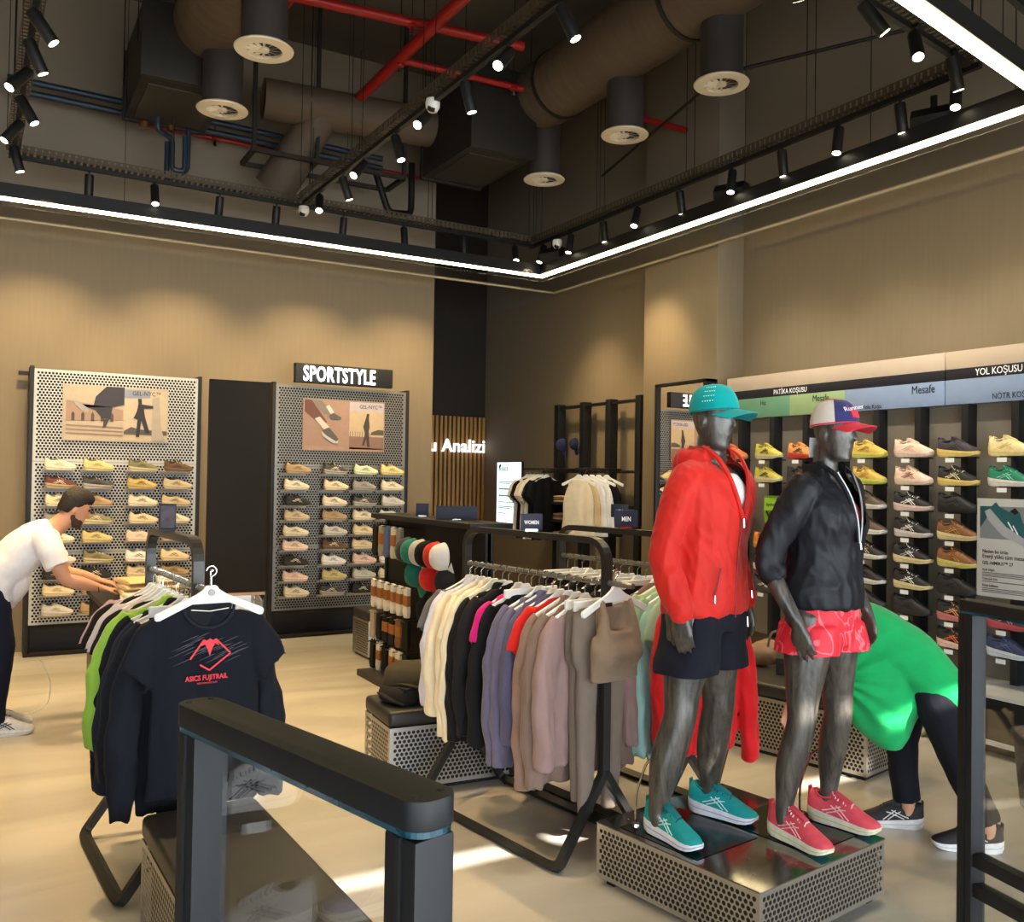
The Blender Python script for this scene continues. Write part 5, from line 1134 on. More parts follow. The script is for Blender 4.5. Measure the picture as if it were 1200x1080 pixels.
# ------------------------------------------------------------------ mannequin in black
PB, RB = (2.905, 2.58), R(8)
mB = thing('mannequin', 'graphite mannequin in black pullover and red patterned shorts on the platform', 'mannequin', (*PB, ZA), RB, 'dressed mannequins on the platform')
B_leg = lambda s: [(s*.082, .0, .87, 0.098), (s*.098, -.004, .72, 0.089), (s*.118, -.008, .55, 0.064), (s*.126, -.012, .46, 0.056), (s*.134, .006, .36, 0.058), (s*.143, .022, .27, 0.054), (s*.150, .030, .16, 0.038), (s*.152, .032, .09, 0.033), (s*.152, .02, .06, 0.033)]
mb = MB()
torso(mb, [(0, .80, .10, .08, 0), (.006, .87, .165, .105, 0), (.006, .94, .160, .105, 0), (0, 1.05, .118, .082, 0), (0, 1.16, .128, .092, 0), (-.012, 1.25, .142, .112, 0), (-.006, 1.33, .145, .098, 0), (.006, 1.395, .115, .070, 0), (.012, 1.43, .058, .050, 0), (.012, 1.49, .046, .048, 0), (.004, 1.55, .046, .050, 0)])
armB = {-1: [(-.140, .005, 1.375, .048), (-.185, .030, 1.29, .043), (-.232, .075, 1.165, .038), (-.250, .085, 1.09, .036), (-.245, .030, .98, .034), (-.225, -.040, .865, .024)], 1: [(.140, .005, 1.375, .048), (.180, .022, 1.29, .043), (.215, .055, 1.165, .038), (.228, .062, 1.09, .036), (.235, .01, .98, .034), (.235, -.055, .875, .024)]}
limbs_down(mb, [armB[-1], armB[1]], [B_leg(-1), B_leg(1)])
head(mb, (0, -.022, 1.595), (0, -.03, 1), (0, -1, -.02), .94)
hand(mb, (-.222, -.046, .852), (.14, -.28, -1), (1, .2, 0), -1, .172, .25, .10)
hand(mb, (.235, -.060, .865), (-.05, -.22, -1), (-1, .1, 0), 1, .172, .35)
link('body', fuse(mb, 'mannequin_body', .0062, 3, .5, lambda c: -.014 if (.95 < c.z < 1.42 and abs(c.x) < .16) or 1.09 < c.z < 1.42 else 0), M_MANN, mB)
mb = MB()
torso(mb, [(0, .905, .182, .128, 0), (0, .96, .188, .132, 0), (0, 1.06, .170, .124, 0), (0, 1.16, .165, .124, 0), (-.010, 1.25, .172, .138, 0), (-.004, 1.33, .168, .118, 0), (.008, 1.39, .125, .088, 0), (.014, 1.43, .086, .074, 0), (.018, 1.475, .078, .074, 0)])
for s in (-1, 1):
    q = armB[s]; limb(mb, [(*q[0][:3], .066), (*q[1][:3], .064), (*q[2][:3], .057), (*q[3][:3], .053), ((q[3][0]+q[4][0])/2, (q[3][1]+q[4][1])/2, (q[3][2]+q[4][2])/2, .046)], 18, 5)
carveB = lambda c: (c.y < -.04 and c.z > 1.165 and abs(c.x-.012) < .010+(c.z-1.165)*.24) or (c.z > 1.462 and abs(c.x) < .070 and abs(c.y) < .068)
BLK_J = mat('black_nylon', (26, 27, 32), .52, var=.06, scale=12)
jk = link('pullover', fuse(mb, 'black_pullover', .0068, 1, .4, lambda c: .007*nz(c.x*7+13, c.y*7, c.z*5)+.0085*ridge(c, 12, 12, 5.0, 12)+.005*ridge(c+V((c.z*.5, 0, 0)), 24, 22, 10, 15)-.004, carveB), BLK_J, mB)
for s in (-1, 1):
    MB().sweep(fillet([(.012+s*.005, -.143, 1.168), (.012+s*.022, -.140, 1.25), (.012+s*.045, -.118, 1.35), (s*.066, -.070, 1.44), (s*.080, .0, 1.478)], .05), 0, prof=rect(.018, .009)).build('collar_edge', BLK_J, jk, smooth=True)
    MB().sweep(fillet([(.012+s*.003, -.147, 1.165), (.012+s*.014, -.146, 1.25), (.012+s*.034, -.124, 1.35), (s*.052, -.078, 1.44)], .05), .003, 6).build('zip', mat('silver_zip', (196, 196, 196), .35, .5), jk)
MB().sweep([(.012, -.150, 1.165), (.012, -.154, 1.14)], .0045, 6).build('zip_pull', CHROME, jk)
mb = MB(); torso(mb, [(0, 1.08, .125, .090, 0), (0, 1.16, .134, .098, 0), (-.012, 1.25, .146, .118, 0), (-.006, 1.315, .118, .100, 0), (.0, 1.345, .09, .08, 0)])
link('coral_top', fuse(mb, 'coral_top', .009, 3), cloth('coral_top', (222, 70, 84)), mB)
MB().sweep([(.052*cos(a), .008+.054*sin(a), 1.44+.004*sin(a*3)) for a in [2*pi*k/20 for k in range(20)]], .003, 6, closed=True).build('neck_ring', CHROME, mB)
MB().lathe([(.0005, .001), (.016, .001), (.016, 0)], 14, Matrix.Translation((.01, -.098, 1.325)) @ Matrix.Rotation(R(80), 4, 'X')).build('pendant', CARD, mB)
mb = MB(); torso(mb, [(0, .76, .165, .120, 0), (0, .83, .178, .128, 0), (0, .92, .165, .114, 0), (0, 1.0, .138, .098, 0)])
for s in (-1, 1): mb.loft([ell((s*x, y, z), (rx, 0, 0), (0, ry, 0), 22, 2.2) for x, y, z, rx, ry in cr([(.085, 0, .84, .095, .122), (.096, -.005, .78, .108, .126), (.104, -.006, .728, .114, .128)], 4)])
M_SWIRL = bpy.data.materials.new('red_swirl_fabric'); M_SWIRL.use_nodes = True
def swirl():
    nt = M_SWIRL.node_tree; b = nt.nodes['Principled BSDF']; L = nt.links
    tc = nt.nodes.new('ShaderNodeTexCoord'); n = nt.nodes.new('ShaderNodeTexNoise'); n.inputs['Scale'].default_value = 5; n.inputs['Distortion'].default_value = 1.5
    w_ = nt.nodes.new('ShaderNodeMath'); w_.operation = 'MULTIPLY'; w_.inputs[1].default_value = 55
    s_ = nt.nodes.new('ShaderNodeMath'); s_.operation = 'SINE'
    rp = nt.nodes.new('ShaderNodeValToRGB'); rp.color_ramp.elements[0].position = .55; rp.color_ramp.elements[1].position = .9; rp.color_ramp.elements[0].color = rgb(220, 32, 50); rp.color_ramp.elements[1].color = rgb(236, 108, 118)
    L.new(tc.outputs['Object'], n.inputs['Vector']); L.new(n.outputs['Fac'], w_.inputs[0]); L.new(w_.outputs[0], s_.inputs[0]); L.new(s_.outputs[0], rp.inputs[0]); L.new(rp.outputs[0], b.inputs['Base Color']); b.inputs['Roughness'].default_value = .6
swirl()
link('shorts', fuse(mb, 'patterned_shorts', .009, 1, .5, wr(7, .008, 9)), M_SWIRL, mB)
NV, WH, RDc = (52, 54, 104), (212, 204, 196), (214, 44, 62)
cB = cap('red white and navy running cap on the black dressed mannequin', tuple(mB.matrix_basis @ V((LEAN_B*1.6, -.022-LEAN_B*1.6, 1.626)))[:3], (R(-4), 0, RB), [RDc, WH, WH, NV, NV, RDc], RDc, None, 1.0)
MB().sweep([(0, .100*cos(a), .106*max(.12, sin(a))) for a in [pi*.93-k*pi*.86/14 for k in range(15)]], 0, prof=rect(.046, .003)).build('top_stripe', cloth('cap_red', RDc), cB, smooth=True)
lt = text('lettering', 'Runner', .028, INKW, cB, (0, 0, 0), ext=.0006)
lt.location = (-.062, -.088, .045); lt.rotation_euler = (R(62), R(-8), R(-30))
CORAL = dict(upper=(222, 78, 92), sole=(228, 222, 204), stripe=(240, 190, 190), collar=(206, 64, 80), outs=(60, 190, 180), lace=(240, 206, 196), line=(206, 206, 120))
shoes_on('coral shoes of the black dressed mannequin', PB, RB, [(-.155, -.035, R(-8), 'coral running shoe on the black dressed mannequin, nearer the teal shoes'), (.150, -.030, R(6), 'coral running shoe on the black dressed mannequin, at the platform corner')], CORAL, ZA+.003)
for nm, root, x in (('steel calf rod of the red mannequin', mA, -.16), ('steel calf rod of the black dressed mannequin', mB, .13)):
    MB().sweep(fillet([(x, .15, .0), (x, .15, .13), (x+.005, .10, .27), (x+.005, .05, .30)], .04), .005, 8).build('calf_rod', CHROME, root, smooth=True)
    MB().lathe([(.001, 0), (.02, 0), (.018, .012), (.001, .014)], 12, Matrix.Translation((x, .15, 0))).build('rod_foot', CHROME, root)
    MB().box(-.03, .03, .07, .0705, 1.50, 1.58).build('price_tag', CARD, root)

def lean(root, k):       # the whole figure stands slightly forward over its front foot
    m = Matrix.Identity(4); m[0][2] = k; m[1][2] = -k
    done = set()
    def go(o):
        if o.type == 'MESH' and o.data.name not in done and not o.name.startswith(('rod_foot', 'calf_rod')): done.add(o.data.name); o.data.transform(m)
        for c in o.children: go(c)
    for c in root.children: go(c)
lean(mA, LEAN_A); lean(mB, LEAN_B)
# ------------------------------------------------------------------ man leaning over the counter
SKIN = mat('skin_warm', (196, 142, 112), .55, var=.06, scale=20)
PM, RM = (.135, 6.62), R(90)
man = thing('person', 'man in white t-shirt and navy trousers leaning over the display counter', 'person', (*PM, 0), RM)
mb = MB()
TOR_B = [(.08, .83, .12, .09, 0), (.085, .90, .165, .115, -.2), (.06, .98, .162, .112, -.5), (-.01, 1.05, .155, .108, -.85), (-.09, 1.13, .165, .112, -.95), (-.17, 1.20, .175, .110, -.95), (-.24, 1.255, .140, .085, -.95), (-.28, 1.285, .07, .062, -.9), (-.32, 1.32, .056, .058, -.8), (-.36, 1.36, .055, .058, -.7)]
torso(mb, TOR_B)
mArm = {-1: [(-.165, -.215, 1.225, .062), (-.215, -.25, 1.13, .053), (-.235, -.30, 1.03, .046), (-.232, -.335, .97, .043), (-.20, -.43, .935, .041), (-.16, -.53, .90, .027)], 1: [(.165, -.215, 1.225, .062), (.215, -.26, 1.13, .053), (.23, -.33, 1.03, .046), (.22, -.37, .97, .043), (.17, -.46, .945, .041), (.11, -.55, .92, .027)]}
limbs_down(mb, [mArm[-1], mArm[1]], [[(s*.09, .08, .88, .092), (s*.10, .05, .70, .082), (s*.105, .0, .50, .058), (s*.107, .02, .36, .056), (s*.11, .045, .2, .042), (s*.11, .05, .09, .036), (s*.11, .03, .06, .036)] for s in (-1, 1)])
head(mb, (0, -.392, 1.408), (0, -.42, 1), (0, -1, -.42), 1.0)
hand(mb, (-.157, -.54, .897), (.30, -1, -.22), (0, -.2, -1), -1, .185, .4)
hand(mb, (.107, -.56, .918), (-.25, -1, -.28), (0, -.2, -1), 1, .185, .4)
link('body', fuse(mb, 'man_body', .0068, 3, .5), SKIN, man)
def hair_patch(name, c, up, fw, root, m, beard=False, s=1.0):
    c, up, fw = V(c), V(up).normalized(), V(fw); fw = (fw-up*fw.dot(up)).normalized(); lt_ = fw.cross(up); mb = MB()
    if not beard:
        mb.loft([ell(c+up*z*s+fw*o*s, lt_*a*s, fw*b*s, 24) for z, a, b, o in cr([(-.045, .060, .045, -.055), (-.01, .077, .070, -.034), (.03, .083, .086, -.018), (.07, .082, .096, -.006), (.105, .068, .084, .0), (.130, .040, .054, .004), (.138, .012, .02, .004)], 3)])
    else:
        mb.loft([ell(c+up*z*s+fw*o*s, lt_*a*s, fw*b*s, 24) for z, a, b, o in cr([(-.122, .022, .026, .050), (-.110, .041, .042, .040), (-.086, .0535, .0575, .025), (-.060, .0605, .064, .016), (-.03, .0665, .03, .004), (.0, .072, .012, .004)], 3)])
    link(name, fuse(mb, name, .006, 2, .5, lambda q: .003*nz(q.x*60, q.y*60, q.z*60)), m, root)
HAIR = mat('dark_brown_hair', (30, 22, 18), .6, var=.3, scale=60, bump=.4, bscale=200)
hair_patch('hair', (0, -.392, 1.408), (0, -.42, 1), (0, -1, -.42), man, HAIR)
hair_patch('beard', (0, -.392, 1.408), (0, -.42, 1), (0, -1, -.42), man, mat('beard_stubble', (62, 42, 34), .8, var=.3, scale=90), True)
hu = V((0, -.42, 1)).normalized(); hf = (V((0, -1, -.42))-hu*V((0, -1, -.42)).dot(hu)).normalized(); hc = V((0, -.392, 1.408))
for s in (-1, 1):
    MB().lathe([(.0005, -.008), (.0075, -.005), (.009, 0), (.0075, .005), (.0005, .008)], 10, Matrix.Translation(hc+hf*.080+hu*.016+V((s*.031, 0, 0)))).build('eye', mat('eye_dark', (34, 26, 24), .2), man, smooth=True)
    MB().sweep([hc+hf*.086+hu*.040+V((s*.014, 0, 0)), hc+hf*.086+hu*.044+V((s*.03, 0, 0)), hc+hf*.076+hu*.040+V((s*.048, 0, 0))], .0045, 6).build('eyebrow', HAIR, man)
mb = MB()
torso(mb, [(.075, .845, .185, .140, -.15), (.07, .92, .188, .142, -.35), (.035, 1.0, .182, .138, -.62), (-.03, 1.065, .178, .135, -.85), (-.10, 1.14, .184, .134, -.95), (-.175, 1.205, .190, .126, -.95), (-.235, 1.25, .150, .098, -.95), (-.272, 1.278, .085, .074, -.9)])
limb(mb, [(0, -.035, .98, .12), (0, -.02, .90, .11), (0, .0, .83, .085)], 16, 4)     # loose front of the shirt hanging down
for s in (-1, 1):
    q = mArm[s]; mb.sweep([V(q[0][:3])+V((-s*.03, .02, .03)), V(q[0][:3]), V(q[1][:3]), V(q[2][:3])+V((0, .015, .02))], [.07, .086, .080, .076], 18)
link('tshirt', fuse(mb, 'white_tshirt', .0085, 2, .5, lambda c: .009*nz(c.x*7+2, c.y*7, c.z*7)+.003*nz(c.x*22, c.y*22, c.z*22)), cloth('white_tshirt', (222, 220, 224)), man)
mb = MB(); torso(mb, [(.08, .80, .150, .115, 0), (.085, .88, .178, .128, -.1), (.08, .95, .172, .124, -.2)])
for s in (-1, 1): mb.sweep([V(p_) for p_ in ((s*.09, .08, .90), (s*.10, .06, .76), (s*.105, .02, .55), (s*.108, .03, .36), (s*.11, .045, .18), (s*.11, .04, .085))], [.10, .102, .084, .074, .066, .062], 18)
link('trousers', fuse(mb, 'navy_trousers', .0095, 1, .5, wr(21, .009, 7)), cloth('navy_trousers', (24, 28, 46)), man)
WSHOE = dict(upper=(206, 206, 208), sole=(226, 226, 226), stripe=(30, 34, 50), collar=(196, 196, 200), lace=(222, 222, 222))
shoes_on('white sneakers worn by the man', PM, RM, [(-.11, -.02, 0, 'white sneaker with dark stripes on the man, nearer the clothes rack'), (.11, -.02, 0, 'white sneaker with dark stripes on the man, nearer the shoe panel')], WSHOE, .001)
MB().sweep([V((-.163, -.525, .902))+V((cos(a)*.030, .004*sin(a), sin(a)*.030)) for a in [2*pi*k/16 for k in range(16)]], .0025, 5, closed=True).build('bracelet', BLACK, man)
# white cable hanging behind the man
tag(MB().sweep(fillet([(.36, 6.98, .38), (.44, 6.98, .22), (.42, 6.98, .06), (.34, 6.99, .012), (.2, 7.0, .008)], .1), .004, 6).build('cable', WHITE, None), 'thin white cable hanging in a loop behind the man', 'cable')

# ------------------------------------------------------------------ woman bending over the bench
PW, RW = (3.86, 2.775), R(-130)
wo = thing('person', 'person in a green tunic and black trousers bending over the bench', 'person', (*PW, 0), RW)
mb = MB()
wt = lambda rows: [(r_[0]-.085*min(1, max(0, (r_[1]-.5)/.3)), r_[1]-.02, *r_[2:]) for r_ in rows]
torso(mb, wt([(.06, .70, .11, .09, 0), (.05, .78, .165, .115, -.3), (.0, .85, .165, .115, -.7), (-.10, .92, .145, .105, -1.0), (-.22, .98, .150, .110, -1.1), (-.34, 1.03, .155, .100, -1.15), (-.42, 1.055, .11, .08, -1.15), (-.47, 1.07, .055, .052, -1.15), (-.53, 1.08, .05, .052, -1.15)]))
wArm = lambda s: [(s*.15, -.46, 1.01, .05), (s*.18, -.49, .92, .044), (s*.19, -.48, .80, .038), (s*.17, -.53, .68, .034), (s*.15, -.57, .56, .024)]
limbs_down(mb, [wArm(-1), wArm(1)], [[(-.09, -.02, .74, .092), (-.10, -.05, .60, .080), (-.10, -.08, .42, .056), (-.10, -.06, .26, .05), (-.10, -.04, .09, .034), (-.10, -.05, .06, .034)], [(.09, -.01, .74, .092), (.11, .05, .60, .080), (.12, .11, .42, .056), (.13, .18, .26, .05), (.13, .25, .10, .034), (.13, .24, .06, .034)]])
limb(mb, [(0, -.50, 1.03, .055), (0, -.52, .98, .055), (0, -.525, .95, .05)])
head(mb, (0, -.53, .93), (0, -.75, -.66), (0, .66, -.75), .96)
for s in (-1, 1): hand(mb, wArm(s)[-1][:3], (0, -.3, -1), (-s, 0, 0), s, .17, .4)
link('body', fuse(mb, 'woman_body', .008, 3, .5), SKIN, wo)
hair_patch('hair', (0, -.53, .93), (0, -.75, -.66), (0, .66, -.75), wo, HAIR)
mb = MB()
torso(mb, wt([(.115, .66, .175, .135, .0), (.085, .74, .200, .155, -.2), (.03, .83, .198, .150, -.55), (-.08, .91, .190, .150, -.95), (-.20, .97, .185, .142, -1.1), (-.33, 1.025, .180, .120, -1.15), (-.42, 1.05, .13, .095, -1.15), (-.455, 1.06, .08, .07, -1.15)]))
mb.loft([ell((0, y-.05, z-.01), (rx, 0, 0), (0, ry, 0), 24, 2.1) for z, y, rx, ry in cr([(.92, -.16, .17, .20), (.82, -.17, .185, .26), (.70, -.17, .180, .25), (.58, -.15, .16, .18), (.48, -.12, .13, .11), (.42, -.10, .10, .05)], 4)])
for s in (-1, 1):
    q = wArm(s); mb.sweep([V(p_[:3]) for p_ in q[:3]], [.08, .068, .06], 16)
def tun(c):
    v = V((0, -.42, .75)); d = (V((0, c.y, c.z))-v); a = math.atan2(d.z, d.y); r_ = d.length
    return .010*nz(c.x*6, c.y*6+4, c.z*6)+.010*sin(a*16+c.x*5)*max(0, 1-r_*2.0)*(1 if abs(c.x) > .05 else .4)
link('tunic', fuse(mb, 'green_tunic', .0095, 2, .5, tun), cloth('green_tunic', (26, 160, 88)), wo)
mb = MB(); torso(mb, wt([(.06, .66, .155, .115, 0), (.055, .75, .178, .125, -.2), (.03, .82, .17, .12, -.5)]))
for P_ in ([(-.09, -.02, .74, .10), (-.10, -.05, .60, .095), (-.10, -.07, .42, .076), (-.10, -.06, .26, .068), (-.10, -.04, .13, .064)], [(.09, -.01, .74, .10), (.11, .05, .60, .095), (.12, .11, .42, .078), (.13, .18, .26, .068), (.13, .24, .13, .062)]):
    mb.sweep([V(p_[:3]) for p_ in P_], [p_[3] for p_ in P_], 18)
link('trousers', fuse(mb, 'black_trousers', .0095, 1, .5, wr(31, .008, 7)), cloth('black_trousers', (24, 24, 32)), wo)
BSHOE = dict(upper=(30, 30, 32), sole=(226, 224, 222), stripe=(226, 224, 222), collar=(24, 24, 26), lace=(60, 60, 62))
shoes_on('black sneakers worn by the bending person', PW, RW, [(-.10, -.11, 0, 'black sneaker with white sole on the forward foot of the bending person'), (.13, .17, 0, 'black sneaker with white sole on the rear foot of the bending person')], BSHOE, .001)
# ================================================================== ceiling services
M_DUCT = mat('brown_duct_wrap', (88, 76, 64), .7, var=.12, scale=3, stretch=(1, 6, 1))
M_DROP = mat('grey_drop_duct', (66, 62, 62), .6, .2, var=.06)
M_BOX = mat('dark_unit_casing', (46, 44, 41), .55, .4, var=.1)
M_IVORY = mat('ivory_diffuser', (222, 212, 190), .45, var=.03)
M_BLUE = mat('blue_grey_pipe', (38, 54, 72), .45, .2, var=.1)
def ribbed(a, b, r, n=24, k=40):
    a, b = V(a), V(b); L = (b-a).length; mb = MB(); P = []; q = []
    for i in range(k+1):
        P.append(a.lerp(b, i/k)); q.append(r*(1.0 if i % 4 else .985))
    mb.sweep(P, q, n); return mb
RING = MB().lathe([(.125, .0), (.20, .004), (.205, .014), (.19, .028), (.13, .03), (.125, .012), (.125, 0)], 32, cap=False).mesh('ring')
shade(RING)
BL = MB()
for k in range(12):
    a = 2*pi*k/12; M_ = Matrix.Rotation(a, 4, 'Z')
    BL.add([(.035, -.008, .004), (.125, -.022, .002), (.125, .018, .022), (.035, .008, .018)], [(0, 1, 2, 3)], M_)
VANE = MB().lathe([(.002, -.002), (.036, 0), (.038, .02), (.002, .022)], 20).mesh('hub')
VB = BL.mesh('vanes'); 
for me in (RING, VANE, VB): me.materials.append(M_IVORY)
vn = []
def drop(x, y, ztop, label):
    t = thing('air_diffuser', label, 'air diffuser', (x, y, 4.6), .3, 'round air diffusers on drop ducts')
    link('ring', RING, None, t)
    link('hub', VANE, None, t)
    one = MB().add([(.035, -.008, .004), (.125, -.012, .004), (.125, .010, .018), (.035, .006, .016)], [(0, 1, 2, 3)])
    if not vn:
        me = one.mesh('vane'); me.materials.append(M_IVORY); vn.append(me)
    for k in range(12):
        o = link('vane', vn[0], None, t); o.rotation_euler = (0, 0, 2*pi*k/12)
    MB().lathe([(.155, .026), (.16, .03), (.16, ztop-4.6)], 28).build('drop_duct', M_DROP, t, smooth=True)
    MB().lathe([(.001, .05), (.12, .05), (.12, .06), (.001, .06)], 20).build('throat_shade', DARKV, t)  # dark disc stands in for the shaded duct above the vanes
drop(1.63, 6.38, 5.2, 'ivory swirl diffuser on the left duct, away from its box unit')
drop(1.62, 7.62, 5.15, 'ivory swirl diffuser on the left duct, hanging just below its box unit')
drop(4.70, 5.11, 5.2, 'ivory swirl diffuser of the long right duct, nearest the pilaster side spotlights')
drop(4.71, 6.31, 5.2, 'ivory swirl diffuser on the long right duct, the middle one of three')
drop(4.75, 7.68, 5.2, 'ivory swirl diffuser on the long right duct, closest to the box unit')
t = thing('air_duct', 'long brown round air duct with ribs above the right diffusers', 'air duct', (4.62, 6.0, 5.36))
ribbed((0, 1.55, 0), (0, -4.2, 0), .31, k=90).build('duct', M_DUCT, t, smooth=True)
for y in (1.2, -.6, -2.4): MB().lathe([(.315, -.02), (.322, -.02), (.322, .02), (.315, .02)], 28, Matrix.Translation((0, y, 0)) @ Matrix.Rotation(pi/2, 4, 'X')).build('strap', M_BOX, t)
t = thing('air_duct', 'brown round air duct rising from the left box unit', 'air duct', (1.55, 6.3, 5.36))
ribbed((0, 1.55, -.02), (0, -4, .1), .31, k=80).build('duct', M_DUCT, t, smooth=True)
t = thing('air_duct', 'short open ended brown duct lying across beneath red pipes', 'air duct', (2.2, 8.6, 5.18))
mb = MB(); k = 40
mb.sweep([V((1.75*i/k, -.2*i/k, 0)) for i in range(k+1)], [.19*(1 if i % 3 else .985) for i in range(k+1)], 24, cap=False)
mb.build('duct', M_DUCT, t, smooth=True)
MB().sweep([(.03, 0, 0), (1.7, -.2, 0)], .17, 20).build('opening_shade', DARKV, t)  # solid dark plug stands in for shade inside the open duct
MB().sweep([(.55, -.05, -.05), (.2, .3, -.75)], [.17, .2], 20).build('branch', M_DUCT, t, smooth=True)
def unit(label, x0, x1, y0, y1, z0, z1, ):
    t = thing('fan_coil_unit', label, 'air unit', ((x0+x1)/2, (y0+y1)/2, z0)); a, b, c = (x1-x0)/2, (y1-y0)/2, z1-z0
    MB().box(-a, a, -b, b, 0, c).build('casing', M_BOX, t, bevel=.01)
    MB().box(-a-.01, a+.01, -b-.02, -b+.03, -.01, c+.01).build('flange', M_BOX, t, bevel=.004)
    MB().box(-a-.01, a+.01, b-.04, b+.02, -.01, c+.01).build('flange', M_BOX, t, bevel=.004)
    MB().box(-a*.8, a*.8, -b*.7, b*.75, -.012, 0).build('access_panel', mat('unit_panel', (70, 66, 60), .45, .5), t)
    for sx in (-1, 1):
        for sy in (-1, 1): MB().cyl((sx*(a+.02), sy*b*.8, c*.5), (sx*(a+.02), sy*b*.8, ZC-z0), .005, 6).build('hanger_rod', BLACK, t)
    return t
u = unit('dark box air unit with blue pipes and valves below, on the left duct', 1.02, 1.72, 7.75, 8.85, 4.82, 5.42)
for i, p in enumerate([[(-.1, .3, 0), (-.1, .3, -.12), (.05, .42, -.14), (.05, .42, -.42), (.16, .42, -.42), (.16, .42, -.1)], [(.2, .5, 0), (.2, .5, -.38), (.02, .5, -.5), (.02, .5, -.15)]]):
    MB().sweep(fillet(p, .05), .024, 10).build('pipe', M_BLUE, u, smooth=True)
for x, y in ((-.2, .35), (.02, .32)): MB().lathe([(.001, -.02), (.03, -.02), (.03, .03), (.001, .03)], 12, Matrix.Translation((x, y, -.09))).build('valve', mat('brass', (150, 112, 60), .35, .9), u)
unit('flat dark box air unit at the end of the long right duct', 3.84, 4.52, 7.5, 8.62, 4.72, 5.5)
def pipe(label, pts, r, m=RED, name='sprinkler_pipe', heads=()):
    o = V(pts[0]); t = thing(name, label, 'pipe', tuple(o), 0, 'pipes under the ceiling')
    MB().sweep(fillet([V(p)-o for p in pts], .08), r, 12).build('pipe', m, t, smooth=True)
    for h in heads:
        h = V(h)-o
        MB().lathe([(.03, .03), (.04, .03), (.04, 0), (.03, 0)], 12, Matrix.Translation(h)).build('coupling', m, t)
        MB().cyl(h, h+V((0, 0, -.06)), .012, 8, .02).build('sprinkler_head', CHROME, t)
        MB().cyl(h+V((0, 0, .02)), V((h.x, h.y, ZC-o.z)), .005, 5).build('hanger_rod', BLACK, t)
pipe('thick red sprinkler main running from the back wall over the middle track', [(3.06, 9.3, 5.3), (3.11, 3.0, 5.3)], .05, heads=[(3.08, 7.4, 5.24), (3.1, 5.2, 5.24)])
pipe('red sprinkler branch passing above the open ended duct', [(3.08, 7.42, 5.3), (4.3, 7.36, 5.3)], .03, heads=[(4.2, 7.36, 5.27)])
pipe('red sprinkler branch crossing high between the two long ducts', [(1.9, 7.1, 5.42), (4.0, 6.85, 5.42)], .04, heads=[(3.0, 6.97, 5.38)])
pipe('dark red main rising steeply left of the middle track', [(2.0, 8.0, 5.45), (2.1, 3.0, 5.45)], .055, heads=[(2.03, 6.5, 5.4)])
pipe('short red branch ending beside the right wall', [(4.9, 6.76, 5.02), (6.0, 6.76, 5.02)], .028, heads=[(5.85, 6.76, 5.0)])
pipe('thin red pipe running low along the back wall', [(1.2, 9.25, 4.95), (4.3, 9.25, 4.95)], .022, heads=[(1.9, 9.25, 4.93), (3.4, 9.25, 4.93)])
pipe('upper blue grey water pipe leading to the left box unit', [(.1, 9.1, 5.08), (3.6, 9.1, 5.02)], .03, M_BLUE, 'water_pipe')
pipe('lower blue grey water pipe leading to the left box unit', [(.1, 9.1, 4.98), (3.6, 9.1, 4.92)], .03, M_BLUE, 'water_pipe')
pipe('black drain pipe dropping under the flat box unit', [(3.9, 9.0, 5.0), (3.9, 9.0, 4.45), (3.6, 8.9, 4.4), (3.45, 8.9, 4.8)], .035, BLACK, 'drain_pipe')
pipe('thin black conduit sloping to the right duct diffusers', [(5.9, 4.2, 5.0), (4.8, 5.2, 4.75), (5.4, 7.6, 4.75)], .014, BLACK, 'conduit')
t = thing('support_frame', 'dark steel hanging frame under the open ended duct', 'frame', (2.1, 8.5, 4.65))
for a, b in (((0, 0, 0), (1.5, 0, 0)), ((0, .45, 0), (1.5, .45, 0)), ((0, 0, 0), (0, .45, 0)), ((1.5, 0, 0), (1.5, .45, 0)), ((.6, 0, 0), (.6, .45, 0))):
    MB().sweep([a, b], 0, prof=rect(.04, .04)).build('rail', M_BOX, t)
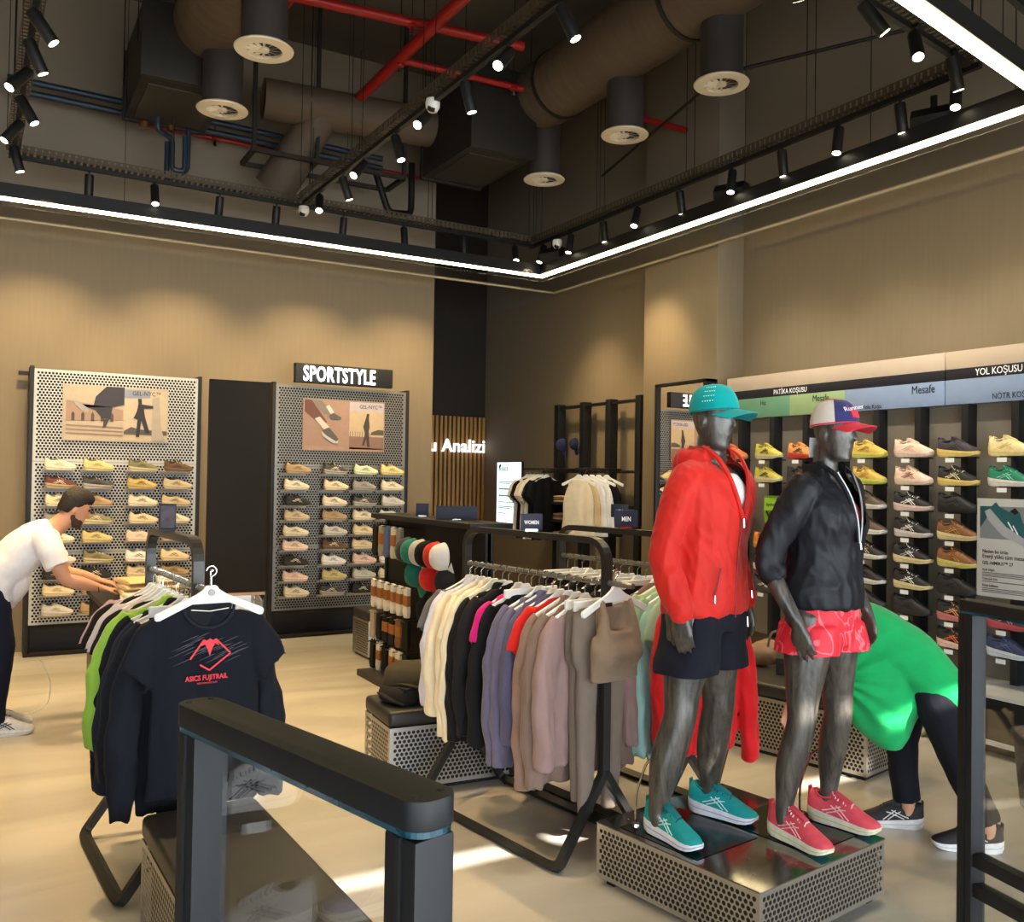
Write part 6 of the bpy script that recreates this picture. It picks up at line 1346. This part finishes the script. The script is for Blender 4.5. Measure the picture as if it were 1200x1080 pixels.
for x in (0, .6, 1.5): MB().sweep([(x, 0, 0), (x, 0, ZC-4.65)], 0, prof=rect(.035, .035)).build('post', M_BOX, t)
# duct opening slab above, left
tag(MB().box(.9, 1.75, 4.4, 6.0, 5.9, 6.19).build('downstand_beam', M_BOX, None, bevel=.01), 'dark concrete downstand beam over the left ceiling', 'beam')
def camera_dome(x, y, z, label):
    t = thing('security_camera', label, 'camera', (x, y, z), 0, 'white ceiling security cameras')
    MB().lathe([(.001, .035), (.045, .035), (.05, .01), (.048, -.02), (.03, -.05), (.001, -.052)], 20).build('housing', WHITE, t, smooth=True)
    MB().lathe([(.001, -.02), (.026, -.025), (.026, .0), (.001, .0)], 16, Matrix.Translation((-.02, -.03, -.03)) @ Matrix.Rotation(.8, 4, 'X')).build('eye', INK, t, smooth=True)
camera_dome(2.58, 5.62, 4.17, 'white dome camera clipped under the middle track')
camera_dome(5.12, 8.0, 4.1, 'small white dome camera near the track corner')
camera_dome(2.52, 8.3, 4.1, 'small white dome camera where middle and back tracks meet')
def speaker(x, y, label):
    t = thing('loudspeaker', label, 'speaker', (x, y, 4.02), .4, 'black ceiling speakers')
    MB().sweep([(0, -.13, 0), (0, .13, 0)], 0, prof=[(-.07, -.06), (.07, -.06), (.09, .02), (.05, .08), (-.05, .08), (-.09, .02)]).build('cabinet', BLACK, t, bevel=.008)
    MB().box(-.055, .055, -.12, .12, -.066, -.06).build('grille', DARKV, t)
    MB().box(-.01, .01, -.02, .02, .08, .17).build('bracket', BLACK, t)
speaker(5.32, 3.78, 'black faceted ceiling speaker near the entrance side track')
speaker(5.3, 5.62, 'black faceted ceiling speaker along the right track middle')
speaker(5.2, 8.2, 'black faceted ceiling speaker at the corner by the recess')
t = thing('smoke_detector', 'round white smoke detector beside the front light strip', 'detector', (5.35, 3.25, 3.98)); MB().lathe([(.001, 0), (.05, 0), (.055, .02), (.03, .04), (.001, .04)], 20).build('body', WHITE, t, smooth=True); MB().cyl((0, 0, .04), (0, 0, ZC-3.98), .004, 5).build('rod', BLACK, t)
